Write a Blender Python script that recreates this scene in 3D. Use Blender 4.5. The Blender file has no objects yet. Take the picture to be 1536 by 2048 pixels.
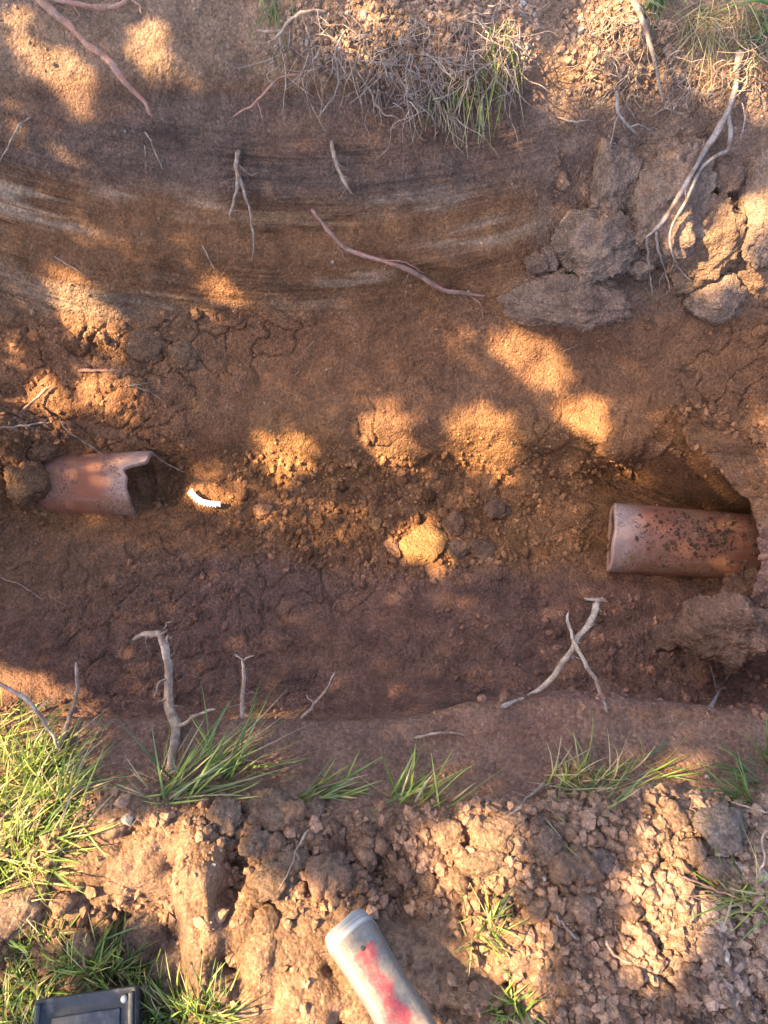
import bpy, bmesh, math, random
import numpy as np
from mathutils import Vector, Matrix, noise as mnoise

random.seed(7)
RS = np.random.RandomState(11)
S = bpy.context.scene
COL = S.collection

# ------------------------------------------------------------------ camera
CAM_H, TILT = 1.0, math.radians(22.0)
FPX = 1539.0                                   # focal length in pixels of the 1536x2048 picture
cam_d = bpy.data.cameras.new('camera')
cam = bpy.data.objects.new('camera', cam_d); COL.objects.link(cam)
cam.location = (0, 0, CAM_H); cam.rotation_euler = (TILT, 0, 0)
cam_d.sensor_fit = 'VERTICAL'; cam_d.sensor_height = 24.0
cam_d.lens = 24.0 * FPX / 2048.0
cam_d.clip_start = 0.02; cam_d.clip_end = 500
S.camera = cam
S.render.resolution_x, S.render.resolution_y = 768, 1024

# ------------------------------------------------------------------ light
L = np.array([0.70, 0.08, -0.70]); L /= np.linalg.norm(L)       # the way the sunlight travels
SUN_EL = math.asin(-L[2]); SUN_AZ = math.atan2(-L[0], -L[1])
W = bpy.data.worlds.new('World'); S.world = W; W.use_nodes = True
wn = W.node_tree.nodes; wl = W.node_tree.links
sky = wn.new('ShaderNodeTexSky'); sky.sky_type = 'NISHITA'; sky.sun_disc = False
sky.sun_elevation = SUN_EL; sky.sun_rotation = SUN_AZ
sky.air_density = 0.6; sky.dust_density = 2.0; sky.ozone_density = 0.0
wl.new(sky.outputs[0], wn['Background'].inputs[0]); wn['Background'].inputs[1].default_value = 0.15
sd = bpy.data.lights.new('sun', 'SUN'); sd.energy = 5.0; sd.angle = math.radians(0.45); sd.color = (1.0, 0.76, 0.42)
so = bpy.data.objects.new('sun', sd); COL.objects.link(so)
so.rotation_euler = Vector(L).to_track_quat('-Z', 'Y').to_euler(); so.location = (-3, 0, 4)
S.view_settings.view_transform = 'Standard'; S.view_settings.look = 'None'
S.view_settings.exposure = 2.78; S.view_settings.gamma = 1.0
S.view_settings.use_curve_mapping = False

# ------------------------------------------------------------------ camera arithmetic
ct, st = math.cos(TILT), math.sin(TILT)
def proj(P):
    """world points (N,3) -> pixel x, pixel y, depth"""
    x = P[..., 0]; y = P[..., 1]; z = P[..., 2] - CAM_H
    d = st * y - ct * z                  # along the view axis
    u = ct * y + st * z                  # up in the picture
    return 768 + FPX * x / d, 1024 - FPX * u / d, d
def ray(px, py):
    x = (px - 768) / FPX; u = (1024 - py) / FPX
    v = Vector((x, st + ct * u, -ct + st * u)); v.normalize(); return v
def at_z(px, py, z):
    v = ray(px, py); k = (z - CAM_H) / v.z
    return Vector((0, 0, CAM_H)) + v * k

# ------------------------------------------------------------------ noise
def _h(i, j, s):
    n = (i.astype(np.int64) * 374761393 + j.astype(np.int64) * 668265263 + s * 974634777) & 0xffffffff
    n = ((n ^ (n >> 13)) * 1274126177) & 0xffffffff
    n = n ^ (n >> 16)
    return (n & 0xffffff) / float(0xffffff)
def vn(x, y, s=0):
    xi = np.floor(x); yi = np.floor(y); fx = x - xi; fy = y - yi
    fx = fx * fx * fx * (fx * (fx * 6 - 15) + 10); fy = fy * fy * fy * (fy * (fy * 6 - 15) + 10)
    a = _h(xi, yi, s); b = _h(xi + 1, yi, s); c = _h(xi, yi + 1, s); d = _h(xi + 1, yi + 1, s)
    return (a * (1 - fx) + b * fx) * (1 - fy) + (c * (1 - fx) + d * fx) * fy
def fbm(x, y, o=4, s=0, g=0.5):
    r = 0; a = 1; t = 0
    for k in range(o):
        r = r + a * (vn(x * 2 ** k + 17.3 * k, y * 2 ** k - 9.1 * k, s + k) - 0.5); t += a; a *= g
    return r / t * 2
def worley(x, y, s=0):
    xi = np.floor(x); yi = np.floor(y)
    f1 = np.full(x.shape, 9.0); f2 = np.full(x.shape, 9.0); idr = np.zeros(x.shape)
    for a in (-1, 0, 1):
        for b in (-1, 0, 1):
            cx = xi + a; cy = yi + b
            dx = cx + _h(cx, cy, s) - x; dy = cy + _h(cx, cy, s + 5) - y
            d = np.sqrt(dx * dx + dy * dy); m = d < f1
            f2 = np.where(m, f1, np.minimum(f2, d)); idr = np.where(m, _h(cx, cy, s + 9), idr); f1 = np.where(m, d, f1)
    return f1, f2, idr
def sstep(a, b, x):
    t = np.clip((x - a) / (b - a), 0, 1); return t * t * (3 - 2 * t)
def ell(X, Y, cx, cy, rx, ry, rot=0, soft=0.35):
    c, s = math.cos(math.radians(rot)), math.sin(math.radians(rot))
    dx = X - cx; dy = Y - cy
    r = np.sqrt(((dx * c + dy * s) / rx) ** 2 + ((-dx * s + dy * c) / ry) ** 2)
    return 1 - sstep(1 - soft, 1 + soft, r)

# ------------------------------------------------------------------ object helpers
def link(name, me, parent=None, mat=None):
    o = bpy.data.objects.new(name, me); COL.objects.link(o)
    if parent is not None: o.parent = parent
    if mat is not None and me is not None and not me.materials: me.materials.append(mat)
    return o
def tag(o, label=None, cat=None, group=None, kind=None):
    if label: o['label'] = label
    if cat: o['category'] = cat
    if group: o['group'] = group
    if kind: o['kind'] = kind
    return o
def empty(name, loc=(0, 0, 0), rot=(0, 0, 0)):
    o = bpy.data.objects.new(name, None); COL.objects.link(o); o.location = loc; o.rotation_euler = rot
    o.empty_display_size = 0.02
    return o
def np_mesh(name, V, F, smooth=True, col=None):
    """V (N,3), F (M,3 or 4)"""
    V = np.asarray(V, np.float32); F = np.asarray(F, np.int32); k = F.shape[1]
    me = bpy.data.meshes.new(name)
    me.vertices.add(len(V)); me.vertices.foreach_set('co', V.ravel())
    me.loops.add(F.size); me.loops.foreach_set('vertex_index', F.ravel())
    me.polygons.add(len(F)); me.polygons.foreach_set('loop_start', np.arange(0, F.size, k, dtype=np.int32))
    me.polygons.foreach_set('loop_total', np.full(len(F), k, np.int32))
    me.polygons.foreach_set('use_smooth', np.full(len(F), smooth))
    me.update(calc_edges=True); me.validate()
    if col is not None:
        c = np.ones((len(V), 4), np.float32); c[:, :3] = col
        a = me.color_attributes.new('tint', 'FLOAT_COLOR', 'POINT'); a.data.foreach_set('color', c.ravel())
    return me

# ------------------------------------------------------------------ materials
def mat_new(name):
    m = bpy.data.materials.new(name); m.use_nodes = True
    return m, m.node_tree.nodes, m.node_tree.links, m.node_tree.nodes['Principled BSDF']
def N(nodes, typ, **kw):
    n = nodes.new(typ)
    for k, v in kw.items():
        if k.startswith('i_'): n.inputs[k[2:].replace('_', ' ')].default_value = v
        else: setattr(n, k, v)
    return n
def mixc(nodes, links, a, b, fac, mode='MIX'):
    n = nodes.new('ShaderNodeMix'); n.data_type = 'RGBA'; n.blend_type = mode
    for sock, v in ((n.inputs[0], fac), (n.inputs[6], a), (n.inputs[7], b)):
        if hasattr(v, 'is_linked') or isinstance(v, bpy.types.NodeSocket): links.new(v, sock)
        else: sock.default_value = v
    return n.outputs[2]
def ramp(nodes, links, src, stops):
    r = nodes.new('ShaderNodeValToRGB'); links.new(src, r.inputs[0])
    e = r.color_ramp.elements
    while len(e) < len(stops): e.new(0.5)
    for k, (p, c) in enumerate(stops):
        e[k].position = p; e[k].color = (c, c, c, 1) if not hasattr(c, '__len__') else (*c, 1)
    return r.outputs[0]
def noise_tex(nodes, links, vec, scale, detail=6, rough=0.6):
    n = nodes.new('ShaderNodeTexNoise'); n.inputs['Scale'].default_value = scale
    n.inputs['Detail'].default_value = detail; n.inputs['Roughness'].default_value = rough
    links.new(vec, n.inputs['Vector']); return n
def soil_mat(name, source, bump=1.0, grain=1.0):
    m, n, l, b = mat_new(name)
    tc = N(n, 'ShaderNodeTexCoord'); vec = tc.outputs['Object']
    if source == 'tint':
        a = N(n, 'ShaderNodeAttribute', attribute_name='tint'); base = a.outputs['Color']
    else:
        oi = N(n, 'ShaderNodeObjectInfo'); base = oi.outputs['Color']
        vec = N(n, 'ShaderNodeNewGeometry').outputs['Position']
    n1 = noise_tex(n, l, vec, 22, 5, 0.55); n2 = noise_tex(n, l, vec, 190, 6, 0.75); n3 = noise_tex(n, l, vec, 800, 3, 0.6)
    vo = N(n, 'ShaderNodeTexVoronoi'); vo.inputs['Scale'].default_value = 230; l.new(vec, vo.inputs['Vector'])
    vd = N(n, 'ShaderNodeTexVoronoi'); vd.inputs['Scale'].default_value = 90; vd.inputs['Randomness'].default_value = 1.0
    wv = mixc(n, l, vec, n2.outputs[1], .012, 'ADD'); l.new(wv, vd.inputs['Vector'])
    sepc = N(n, 'ShaderNodeSeparateColor'); l.new(vo.outputs['Color'], sepc.inputs[0])
    c = mixc(n, l, base, ramp(n, l, n1.outputs[0], [(0.32, (0.74, 0.72, 0.71)), (0.68, (1.28, 1.25, 1.20))]), 1.0, 'MULTIPLY')
    c = mixc(n, l, c, ramp(n, l, n2.outputs[0], [(0.32, 0.5), (0.68, 1.5)]), 0.62 * grain, 'MULTIPLY')
    c = mixc(n, l, c, ramp(n, l, sepc.outputs[0], [(0.0, 0.62), (1.0, 1.38)]), 0.5 * grain, 'MULTIPLY')
    sp = ramp(n, l, n3.outputs[0], [(0.66, 0.0), (0.72, 1.0)])
    c = mixc(n, l, c, mixc(n, l, c, (0.55, 0.44, 0.34, 1), 0.45), sp)
    hb = N(n, 'ShaderNodeMath', operation='MULTIPLY_ADD'); l.new(vo.outputs['Distance'], hb.inputs[0]); hb.inputs[1].default_value = -0.7; l.new(n2.outputs[0], hb.inputs[2])
    hgt = hb.outputs[0]
    hb2 = N(n, 'ShaderNodeMath', operation='MULTIPLY_ADD'); l.new(vd.outputs['Distance'], hb2.inputs[0]); hb2.inputs[1].default_value = -0.55; l.new(hgt, hb2.inputs[2]); hgt = hb2.outputs[0]
    if source == 'tint' and name == 'soil':
        sa = N(n, 'ShaderNodeAttribute', attribute_name='scrape')
        mp = N(n, 'ShaderNodeMapping'); mp.inputs['Scale'].default_value = (260, 5, 1); l.new(sa.outputs['Vector'], mp.inputs['Vector'])
        sz = N(n, 'ShaderNodeSeparateXYZ'); l.new(sa.outputs['Vector'], sz.inputs[0])
        cz = N(n, 'ShaderNodeCombineXYZ'); sz2 = N(n, 'ShaderNodeSeparateXYZ'); l.new(mp.outputs[0], sz2.inputs[0]); l.new(sz2.outputs[0], cz.inputs[0]); l.new(sz2.outputs[1], cz.inputs[1])
        sn = noise_tex(n, l, cz.outputs[0], 1.0, 4, 0.65)
        c2 = mixc(n, l, c, ramp(n, l, sn.outputs[0], [(0.32, (.52, .48, .45)), (0.55, (1.05, 1.05, 1.05)), (0.70, (1.75, 1.75, 1.75))]), 1.0, 'MULTIPLY')
        c = mixc(n, l, c, c2, sz.outputs[2])
        hm = N(n, 'ShaderNodeMath', operation='MULTIPLY'); l.new(sn.outputs[0], hm.inputs[0]); l.new(sz.outputs[2], hm.inputs[1])
        ha_ = N(n, 'ShaderNodeMath', operation='MULTIPLY_ADD'); l.new(hm.outputs[0], ha_.inputs[0]); ha_.inputs[1].default_value = 1.2; l.new(hgt, ha_.inputs[2]); hgt = ha_.outputs[0]
    l.new(c, b.inputs['Base Color']); b.inputs['Roughness'].default_value = 0.95
    b.inputs['Specular IOR Level'].default_value = 0.15
    bp1 = N(n, 'ShaderNodeBump'); bp1.inputs['Strength'].default_value = 1.0 * bump; bp1.inputs['Distance'].default_value = 0.008
    l.new(hgt, bp1.inputs['Height'])
    bp2 = N(n, 'ShaderNodeBump'); bp2.inputs['Strength'].default_value = 0.6 * bump; bp2.inputs['Distance'].default_value = 0.0025
    l.new(n3.outputs[0], bp2.inputs['Height']); l.new(bp1.outputs[0], bp2.inputs['Normal'])
    l.new(bp2.outputs[0], b.inputs['Normal'])
    return m
M_soil = soil_mat('soil', 'tint', 1.0)
M_clod = soil_mat('clod_soil', 'object', 1.0)
M_crumb = soil_mat('crumb_soil', 'tint', 0.6)

def root_mat(name, ca, cb):
    m, n, l, b = mat_new(name)
    tc = N(n, 'ShaderNodeTexCoord')
    a = noise_tex(n, l, tc.outputs['Object'], 60, 5, 0.6); a2 = noise_tex(n, l, tc.outputs['Object'], 500, 4, 0.6)
    c = mixc(n, l, (*ca, 1), (*cb, 1), ramp(n, l, a.outputs[0], [(0.38, 0), (0.62, 1)]))
    c = mixc(n, l, c, ramp(n, l, a2.outputs[0], [(0.3, 0.55), (0.65, 1.25)]), 1.0, 'MULTIPLY')
    dirt = noise_tex(n, l, tc.outputs['Object'], 45, 5, 0.65)
    c = mixc(n, l, c, (.15, .09, .06, 1), ramp(n, l, dirt.outputs[0], [(.48, 0), (.6, .85)]))
    l.new(c, b.inputs['Base Color']); b.inputs['Roughness'].default_value = 0.8
    b.inputs['Specular IOR Level'].default_value = 0.25
    bp = N(n, 'ShaderNodeBump'); bp.inputs['Strength'].default_value = 0.6; bp.inputs['Distance'].default_value = 0.002
    l.new(a2.outputs[0], bp.inputs['Height']); l.new(bp.outputs[0], b.inputs['Normal'])
    return m
M_rred = root_mat('red_root_bark', (0.32, 0.13, 0.085), (0.34, 0.20, 0.14))
M_rpale = root_mat('pale_root_bark', (0.36, 0.265, 0.19), (0.22, 0.145, 0.10))
M_rgrey = root_mat('grey_root_bark', (0.31, 0.25, 0.215), (0.21, 0.16, 0.135))
M_rbrown = root_mat('brown_root_bark', (0.24, 0.15, 0.11), (0.36, 0.25, 0.18))

def grass_mat():
    m, n, l, b = mat_new('grass_blade')
    a = N(n, 'ShaderNodeAttribute', attribute_name='tint')
    l.new(a.outputs['Color'], b.inputs['Base Color']); b.inputs['Roughness'].default_value = 0.45
    tr = N(n, 'ShaderNodeBsdfTranslucent'); l.new(a.outputs['Color'], tr.inputs['Color'])
    mx = N(n, 'ShaderNodeMixShader'); mx.inputs[0].default_value = 0.4
    l.new(b.outputs[0], mx.inputs[1]); l.new(tr.outputs[0], mx.inputs[2])
    l.new(mx.outputs[0], n['Material Output'].inputs['Surface'])
    return m
M_grass = grass_mat()

# ------------------------------------------------------------------ the trench: one sheet of ground
def tY(y, z):                                   # the Y at which picture row y meets height z
    a = TILT + math.atan((1024 - y) / FPX); return (CAM_H - z) * math.tan(a)
# profiles from the near bank over the ledge, the floor and the far wall: (row or None, z[, Y])
def profile(edge=1442, ez=-.11, fl=(-.46, -.49, -.53, -.53), step=(-.505, -.425, -.37), wall=(-.29, -.20, -.105, -.01, .05, .09), lip=1640):
    p = [(2420, .0), (2048, .0), (1820, .004), (lip, -.002), (1568, -.05), (edge + 12, ez + .012), (edge, ez - .01)]
    out = [(tY(y, z), z) for y, z in p]
    ye = out[-1][0]
    out += [(ye + .004, ez - .10), (ye + .02, -.36)]
    out += [(tY(y, z), z) for y, z in zip((1395, 1250, 1100, 985), fl)]
    out += [(tY(y, z), z) for y, z in zip((925, 850, 720), step)]
    out += [(tY(y, z), z) for y, z in zip((620, 520, 380, 220, 110, 10), wall)]
    out += [(tY(-90, .11), .11), (tY(-170, .115), .115)]
    return np.array(out)
PX = [-1.05, -.62, -.3, 0, .3, .58, 1.05]
PR = [profile(1436, fl=(-.45, -.47, -.50, -.50), step=(-.465, -.42, -.37)),
      profile(1436, fl=(-.455, -.475, -.505, -.505), step=(-.475, -.42, -.365)),
      profile(1440, fl=(-.455, -.485, -.52, -.52), step=(-.50, -.43, -.37)),
      profile(1438),
      profile(1415, ez=-.10, fl=(-.46, -.50, -.54, -.54), step=(-.525, -.43, -.365)),
      profile(1425, ez=-.10, fl=(-.44, -.50, -.555, -.56), step=(-.545, -.41, -.35), wall=(-.27, -.175, -.09, -.01, .05, .09)),
      profile(1415, ez=-.10, fl=(-.43, -.48, -.54, -.54), step=(-.52, -.40, -.34), wall=(-.26, -.17, -.09, -.01, .05, .09))]
NV, NU = 800, 700
def resample(p, n):
    # Catmull-Rom then even arc length, with the same break-up on every column
    k = len(p); t = np.linspace(0, k - 1, 40 * (k - 1) + 1); i = np.clip(t.astype(int), 0, k - 2); f = (t - i)[:, None]
    q = np.vstack([2 * p[0] - p[1], p, 2 * p[-1] - p[-2]])
    p0, p1, p2, p3 = q[i], q[i + 1], q[i + 2], q[i + 3]
    c = p1 + .5 * f * (p2 - p0 + f * (2 * p0 - 5 * p1 + 4 * p2 - p3 + f * (3 * (p1 - p2) + p3 - p0)))
    c = 0.6 * c + 0.4 * (p1 + (p2 - p1) * f)
    return t, c
t0, cref = resample(PR[3], NV)
s = np.concatenate([[0], np.cumsum(np.hypot(*np.diff(cref, axis=0).T))])
tt = np.interp(np.linspace(0, s[-1], NV), s, t0)
CR = []
for p in PR:
    t, c = resample(p, NV); CR.append(np.stack([np.interp(tt, t, c[:, 0]), np.interp(tt, t, c[:, 1])], 1))
CR = np.array(CR)                               # (profiles, NV, 2)
ux = np.linspace(-1.06, 1.06, NU)
outer = 1.06 + np.array([.05, .12, .22, .36, .6, 1.0, 1.8, 3, 5, 9, 16, 30, 60])
U = np.concatenate([-outer[::-1], ux, outer]); NUT = len(U)
Uc = np.clip(U, PX[0], PX[-1])
YZ = np.zeros((NV, NUT, 2))
idx = np.clip(np.searchsorted(PX, Uc) - 1, 0, len(PX) - 2)
fr = ((Uc - np.array(PX)[idx]) / (np.array(PX)[idx + 1] - np.array(PX)[idx])); fr = fr * fr * (3 - 2 * fr)
YZ = (CR[idx] * (1 - fr)[:, None, None] + CR[idx + 1] * fr[:, None, None]).transpose(1, 0, 2)
ARC = np.linspace(0, s[-1], NV)
B = np.zeros((NV, NUT, 3)); B[..., 0] = U[None, :]; B[..., 1] = YZ[..., 0]; B[..., 2] = YZ[..., 1]
# the trench fades out beyond both ends of the picture
fade = sstep(1.1, 1.7, np.abs(U))[None, :]
B[..., 2] = B[..., 2] * (1 - fade) + fade * 0.05
IX, IY, _ = proj(B)
A = ARC[:, None] + 0 * U[None, :]; X = B[..., 0].copy()
def nrm(P):
    du = np.gradient(P, axis=1); dv = np.gradient(P, axis=0)
    n = np.cross(du, dv); n /= np.maximum(np.linalg.norm(n, axis=-1, keepdims=True), 1e-9)
    return n
BN = nrm(B)
wob = fbm(X * 3, A * 3, 3, 40) * 25
RX, RY = IX + wob, IY + fbm(X * 3 + 9, A * 3, 3, 41) * 22
inside = 1 - fade
# --- the end wall on the right with the hollow round the pipe
floor_m = sstep(1310, 1225, RY) * sstep(880, 950, RY)
# --- zones
z_bank = sstep(1590, 1650, RY)
z_ledge = sstep(1425, 1445, IY) * (1 - z_bank)
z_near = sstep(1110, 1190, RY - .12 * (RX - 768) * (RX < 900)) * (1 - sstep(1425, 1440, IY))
z_floor = sstep(890, 930, RY) * (1 - z_near) * (1 - sstep(1425, 1440, IY))
z_shelf = sstep(600, 660, RY) * (1 - sstep(890, 930, RY))
z_wall = sstep(150, 200, RY) * (1 - sstep(600, 660, RY))
z_top = 1 - sstep(130, 190, RY)
right = sstep(1030, 1130, RX)
left = 1 - sstep(260, 420, RX)
crumbly = np.clip(z_floor * sstep(350, 470, RX) * sstep(1230, 1170, RY) + .75 * z_floor * (1 - sstep(350, 470, RX)) * sstep(1040, 990, RY)
                  + z_shelf * (.16 + .84 * left) + z_bank + .6 * z_wall * right + .5 * z_top + z_near * (.22 + .4 * sstep(900, 1200, RX) + .4 * sstep(.05, .4, fbm(X * 6, A * 6, 2, 8))), 0, 1)
# --- relief along the normal
D = fbm(X * 5, A * 5, 4, 1) * .010 * (1 - .4 * z_ledge)
D += fbm(X * 26, A * 26, 4, 2) * .0042
D += fbm(X * 110, A * 110, 2, 3) * .0011
w1, w2, wr = worley(X * 22 + fbm(X * 18, A * 18, 2, 6) * .5, A * 22 + fbm(X * 18 + 4, A * 18, 2, 7) * .5, 4)
D += crumbly * (.0 + (.016 + .008 * z_bank) * (np.sqrt(np.clip(1 - w1 * w1 * 1.4, 0, 1)) - .5) * (.35 + .9 * wr) * np.clip(z_bank + .55 * z_floor + .4 * right + .3, 0, 1))
v1, v2, vr = worley(X * 62 + fbm(X * 45, A * 45, 2, 16) * .5, A * 62 + fbm(X * 45 + 4, A * 45, 2, 17) * .5, 14)
D += crumbly * .0055 * (np.sqrt(np.clip(1 - v1 * v1 * 1.4, 0, 1)) - .5) * (.3 + vr)
y1, y2, yr = worley(X * 125 + fbm(X * 80, A * 80, 2, 18) * .6, A * 125, 15)
D += (.35 + .65 * crumbly) * .0028 * (np.sqrt(np.clip(1 - y1 * y1 * 1.4, 0, 1)) - .5) * (.2 + yr) * (1 - .6 * z_ledge)
# cracks in the drier soil
k1, k2, kr = worley(X * 13 + fbm(X * 12, A * 12, 3, 26) * .8, A * 13 + fbm(X * 12 + 4, A * 12, 3, 27) * .8, 24)
crk = sstep(.07, .0, k2 - k1) * sstep(.0, .25, fbm(X * 4, A * 4, 2, 29) + .05)
D -= crk * .007 * np.clip(z_shelf + .6 * z_floor + .6 * z_bank + .7 * z_near + .3 * z_top, 0, 1)
# shovel scrapes sweeping across the far wall
arc = 150 * (1 - ((RX - 600) / 720) ** 2)
q = (IY - arc)
sc_m = z_wall * (1 - .75 * right) * sstep(230, 300, q + 150)
stri = fbm(q / 26, IX / 420, 3, 50) + .8 * fbm(q / 9, IX / 260, 2, 51)
stri = stri + .7 * fbm(q / 4.5, IX / 120, 2, 54)
gap = sstep(-.25, .25, fbm(X * 5, A * 9, 3, 53))
stri = stri * (.25 + .75 * gap)
D += sc_m * (stri * .0058 + (vn(q / 75, IX / 500, 52) - .5) * .012)
# dragged marks on the smooth floor and the shelf
D += (z_near + .5 * z_shelf * right) * fbm((IY + .10 * IX) / 14, IX / 240, 3, 55) * .0022
# single bumps and dips: picture x, y, rx, ry, height
bumps = [(1140, 605, 120, 60, .018, 0), (1310, 440, 200, 150, -.048, 0),
         (200, 780, 60, 50, .016, 0), (90, 790, 45, 55, .014, 0), (150, 610, 90, 60, .012, 30), (1050, 730, 110, 60, .012, 20),
         (1050, 1430, 190, 40, .016, 0), (270, 1690, 190, 90, .022, 10), (410, 1850, 45, 170, .020, 0), (600, 1930, 170, 140, .018, 0),
         (300, 1900, 75, 80, -.035, 0), (470, 1760, 24, 70, -.03, 10), (950, 1690, 150, 60, .014, 15), (1000, 1900, 130, 130, .006, 0),
         (1310, 1750, 70, 150, .012, 0), (760, 1730, 140, 90, -.012, 0), (690, 60, 160, 90, .03, 0), (960, 90, 110, 90, .035, 0),
         (1220, 90, 110, 90, .02, 0), (1370, 100, 60, 70, -.01, 0), (320, 930, 60, 30, -.012, 20), (620, 1160, 200, 35, -.010, 0),
         (1000, 1240, 240, 50, -.008, 0), (1120, 1350, 120, 30, .008, 0), (870, 560, 90, 25, -.012, 15), (30, 700, 110, 60, .015, 0)]
for (cx, cy, rx, ry, h, rot) in bumps:
    D += h * ell(RX, RY, cx, cy, rx, ry, rot, .6)
# sharp broken edge above the floor
edge_y = np.interp(IX, [0, 300, 500, 620, 700, 830, 900, 1000, 1080, 1180, 1300, 1420, 1536], [850, 880, 955, 965, 925, 925, 905, 965, 890, 860, 950, 960, 940]) + fbm(X * 30, A * 3, 3, 60) * 22
D += .010 * sstep(8, -8, IY - edge_y) * sstep(-170, -30, IY - edge_y) * sstep(480, 560, IX)
P = B + BN * (D * inside)[..., None]
# hollow: the floor runs on under the end wall, the wall face leans back over it
wy = np.exp(-((IY - 1128) / 112.0) ** 6)
u0 = np.interp(IY, [880, 1000, 1022, 1032, 1050, 1095, 1155, 1210, 1240, 1320], [.56, .53, .53, .555, .578, .605, .617, .61, .59, .58]) + fbm(A * 14, A * 0, 3, 61) * .010
rise = sstep(0, .018, X - u0) * sstep(1.5, 1.2, np.abs(X))
top_z = -.27 + .03 * fbm(X * 9, A * 9, 3, 62) + .02 * fbm(X * 24, A * 24, 3, 63)
zr = np.maximum(P[..., 2], P[..., 2] + (np.maximum(top_z, P[..., 2]) - P[..., 2]) * rise)
endw = sstep(1400, 1250, IY) * sstep(820, 960, IY)
P[..., 2] = P[..., 2] * (1 - endw) + zr * endw
P[..., 2] -= .02 * wy * sstep(-.16, -.02, X - u0) * (1 - rise)
push = np.where(X < u0 + .018, sstep(-.26, 0, X - u0), 1 - sstep(.018, .045, X - u0)) * wy * .30
P[..., 0] += push * sstep(1.4, 1.2, np.abs(X))
# the step is undercut beside the right pipe
um = sstep(1130, 1230, IX) * sstep(1520, 1470, IX)
P[..., 1] += um * (.055 * np.exp(-((IY - 985) / 42.0) ** 2) - .045 * np.exp(-((IY - 868) / 40.0) ** 2) * (1 + .5 * fbm(X * 20, A * 0, 3, 64)))
P[..., 2] += um * (.015 * np.exp(-((IY - 868) / 40.0) ** 2) - .02 * np.exp(-((IY - 990) / 50.0) ** 2))
P[..., 2] -= .075 * np.exp(-((IY - 1008) / 34.0) ** 2) * sstep(1235, 1300, IX) * sstep(1500, 1470, IX) * (1 - rise)
# soil heaped over the left end of the broken pipe
P[..., 2] += .10 * ell(RX, RY, -25, 935, 118, 120, 0, .4) + .045 * fbm(X * 26, A * 26, 4, 65) * ell(RX, RY, 60, 935, 90, 85, 0, .5) + .05 * ell(RX, RY, 95, 885, 75, 26, -12, .5)
P[..., 2] -= .045 * ell(RX, RY, 296, 968, 50, 40, 0, .6)
P[..., 2] += .02 * ell(RX, RY, 120, 880, 130, 26, 5, .5)
# --- soil colours (dry earth; the ochre step band has sunlight added)
def C(*c): return np.array(c)
col = np.zeros(P.shape) + C(.20, .12, .075)
def lay(m, c, k=1.0):
    global col
    m = np.clip(m * k, 0, 1)[..., None]; col = col * (1 - m) + np.asarray(c) * m
lay(z_top, C(.235, .165, .12))
lay(z_wall, C(.205, .112, .06))
band = sstep(150, 200, RY) * (1 - sstep(330, 410, RY - 40 * np.sin((RX - 300) / 260)))
lay(band, C(.132, .094, .077))
lay(band * sstep(.0, .5, fbm(X * 6, A * 14, 3, 70)), C(.17, .105, .075), .7)
lay(sc_m * (1 - band) * sstep(.15, .42, stri), C(.31, .205, .13), .5)
lay(sc_m * (1 - band) * sstep(-.1, -.5, stri), C(.13, .072, .042), .7)
lay(z_wall * sstep(.15, .45, fbm(q / 60, IX / 300, 3, 71)) * (1 - band), C(.30, .22, .16), .6)
for (cx, cy, rx, ry, k) in [(60, 400, 110, 35, .8), (250, 385, 60, 18, .5), (380, 390, 50, 18, .5), (820, 400, 90, 25, .5), (980, 470, 130, 25, .55), (220, 600, 170, 30, .5), (700, 560, 70, 22, .5)]:
    lay(ell(RX, RY, cx, cy, rx, ry, -8 if cx > 600 else 14, .7) * sstep(-.3, .3, fbm(q / 16, IX / 160, 3, 72)), C(.40, .33, .26), k)
lay(z_wall * right, C(.215, .15, .115), .8)
lay(z_shelf, C(.205, .118, .072))
lay(z_shelf * sstep(0, .4, fbm(X * 4, A * 4, 3, 73)), C(.25, .13, .07), .6)
ochre = np.exp(-((RY - 880) / 60.0) ** 2) * sstep(-.35, .25, fbm(X * 5, A * 5, 3, 78)) * sstep(420, 560, RX) * sstep(1300, 1150, RX)  # paler, yellower step band: the sun patches' brightness put into the colour
lay(z_floor, C(.225, .122, .062))
lay(z_floor * sstep(-.1, .35, fbm(X * 5, A * 5, 3, 74)), C(.175, .095, .055), .7)
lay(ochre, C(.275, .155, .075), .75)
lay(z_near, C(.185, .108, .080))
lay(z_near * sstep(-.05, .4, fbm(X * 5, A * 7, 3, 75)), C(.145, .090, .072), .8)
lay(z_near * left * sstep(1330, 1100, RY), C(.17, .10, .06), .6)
lay(z_ledge, C(.195, .122, .090))
lay(z_ledge * sstep(0, .4, fbm(X * 6, A * 6, 3, 76)), C(.175, .102, .078), .7)
lay(z_bank, C(.225, .146, .096))
lay(z_bank * sstep(-.15, .35, fbm(X * 8, A * 8, 3, 77)), C(.20, .132, .095), .8)
lay(z_bank * sstep(1330, 1430, RX), C(.18, .145, .125), .85)
lay(z_bank * sstep(1080, 1200, RX) * (1 - sstep(1330, 1430, RX)), C(.20, .14, .105), .7)
lay(z_bank * ell(RX, RY, 700, 1700, 260, 90, 0, .6), C(.17, .11, .078), .7)  # darker oval across the middle of the bank
col *= (1 + .35 * (wr - .5) * crumbly + .25 * (vr - .5) * crumbly)[..., None]
col *= (1 - .45 * fade[..., None])
lay(fade + 0 * X, C(.09, .10, .04))
sub_ = np.clip(z_floor + z_shelf + .5 * z_wall * (1 - band), 0, 1)[..., None]
col = np.clip(col * (np.array([1.12, .98, .89]) * (1 - sub_) + np.array([1.14, .98, .85]) * sub_), .02, .8)

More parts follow.
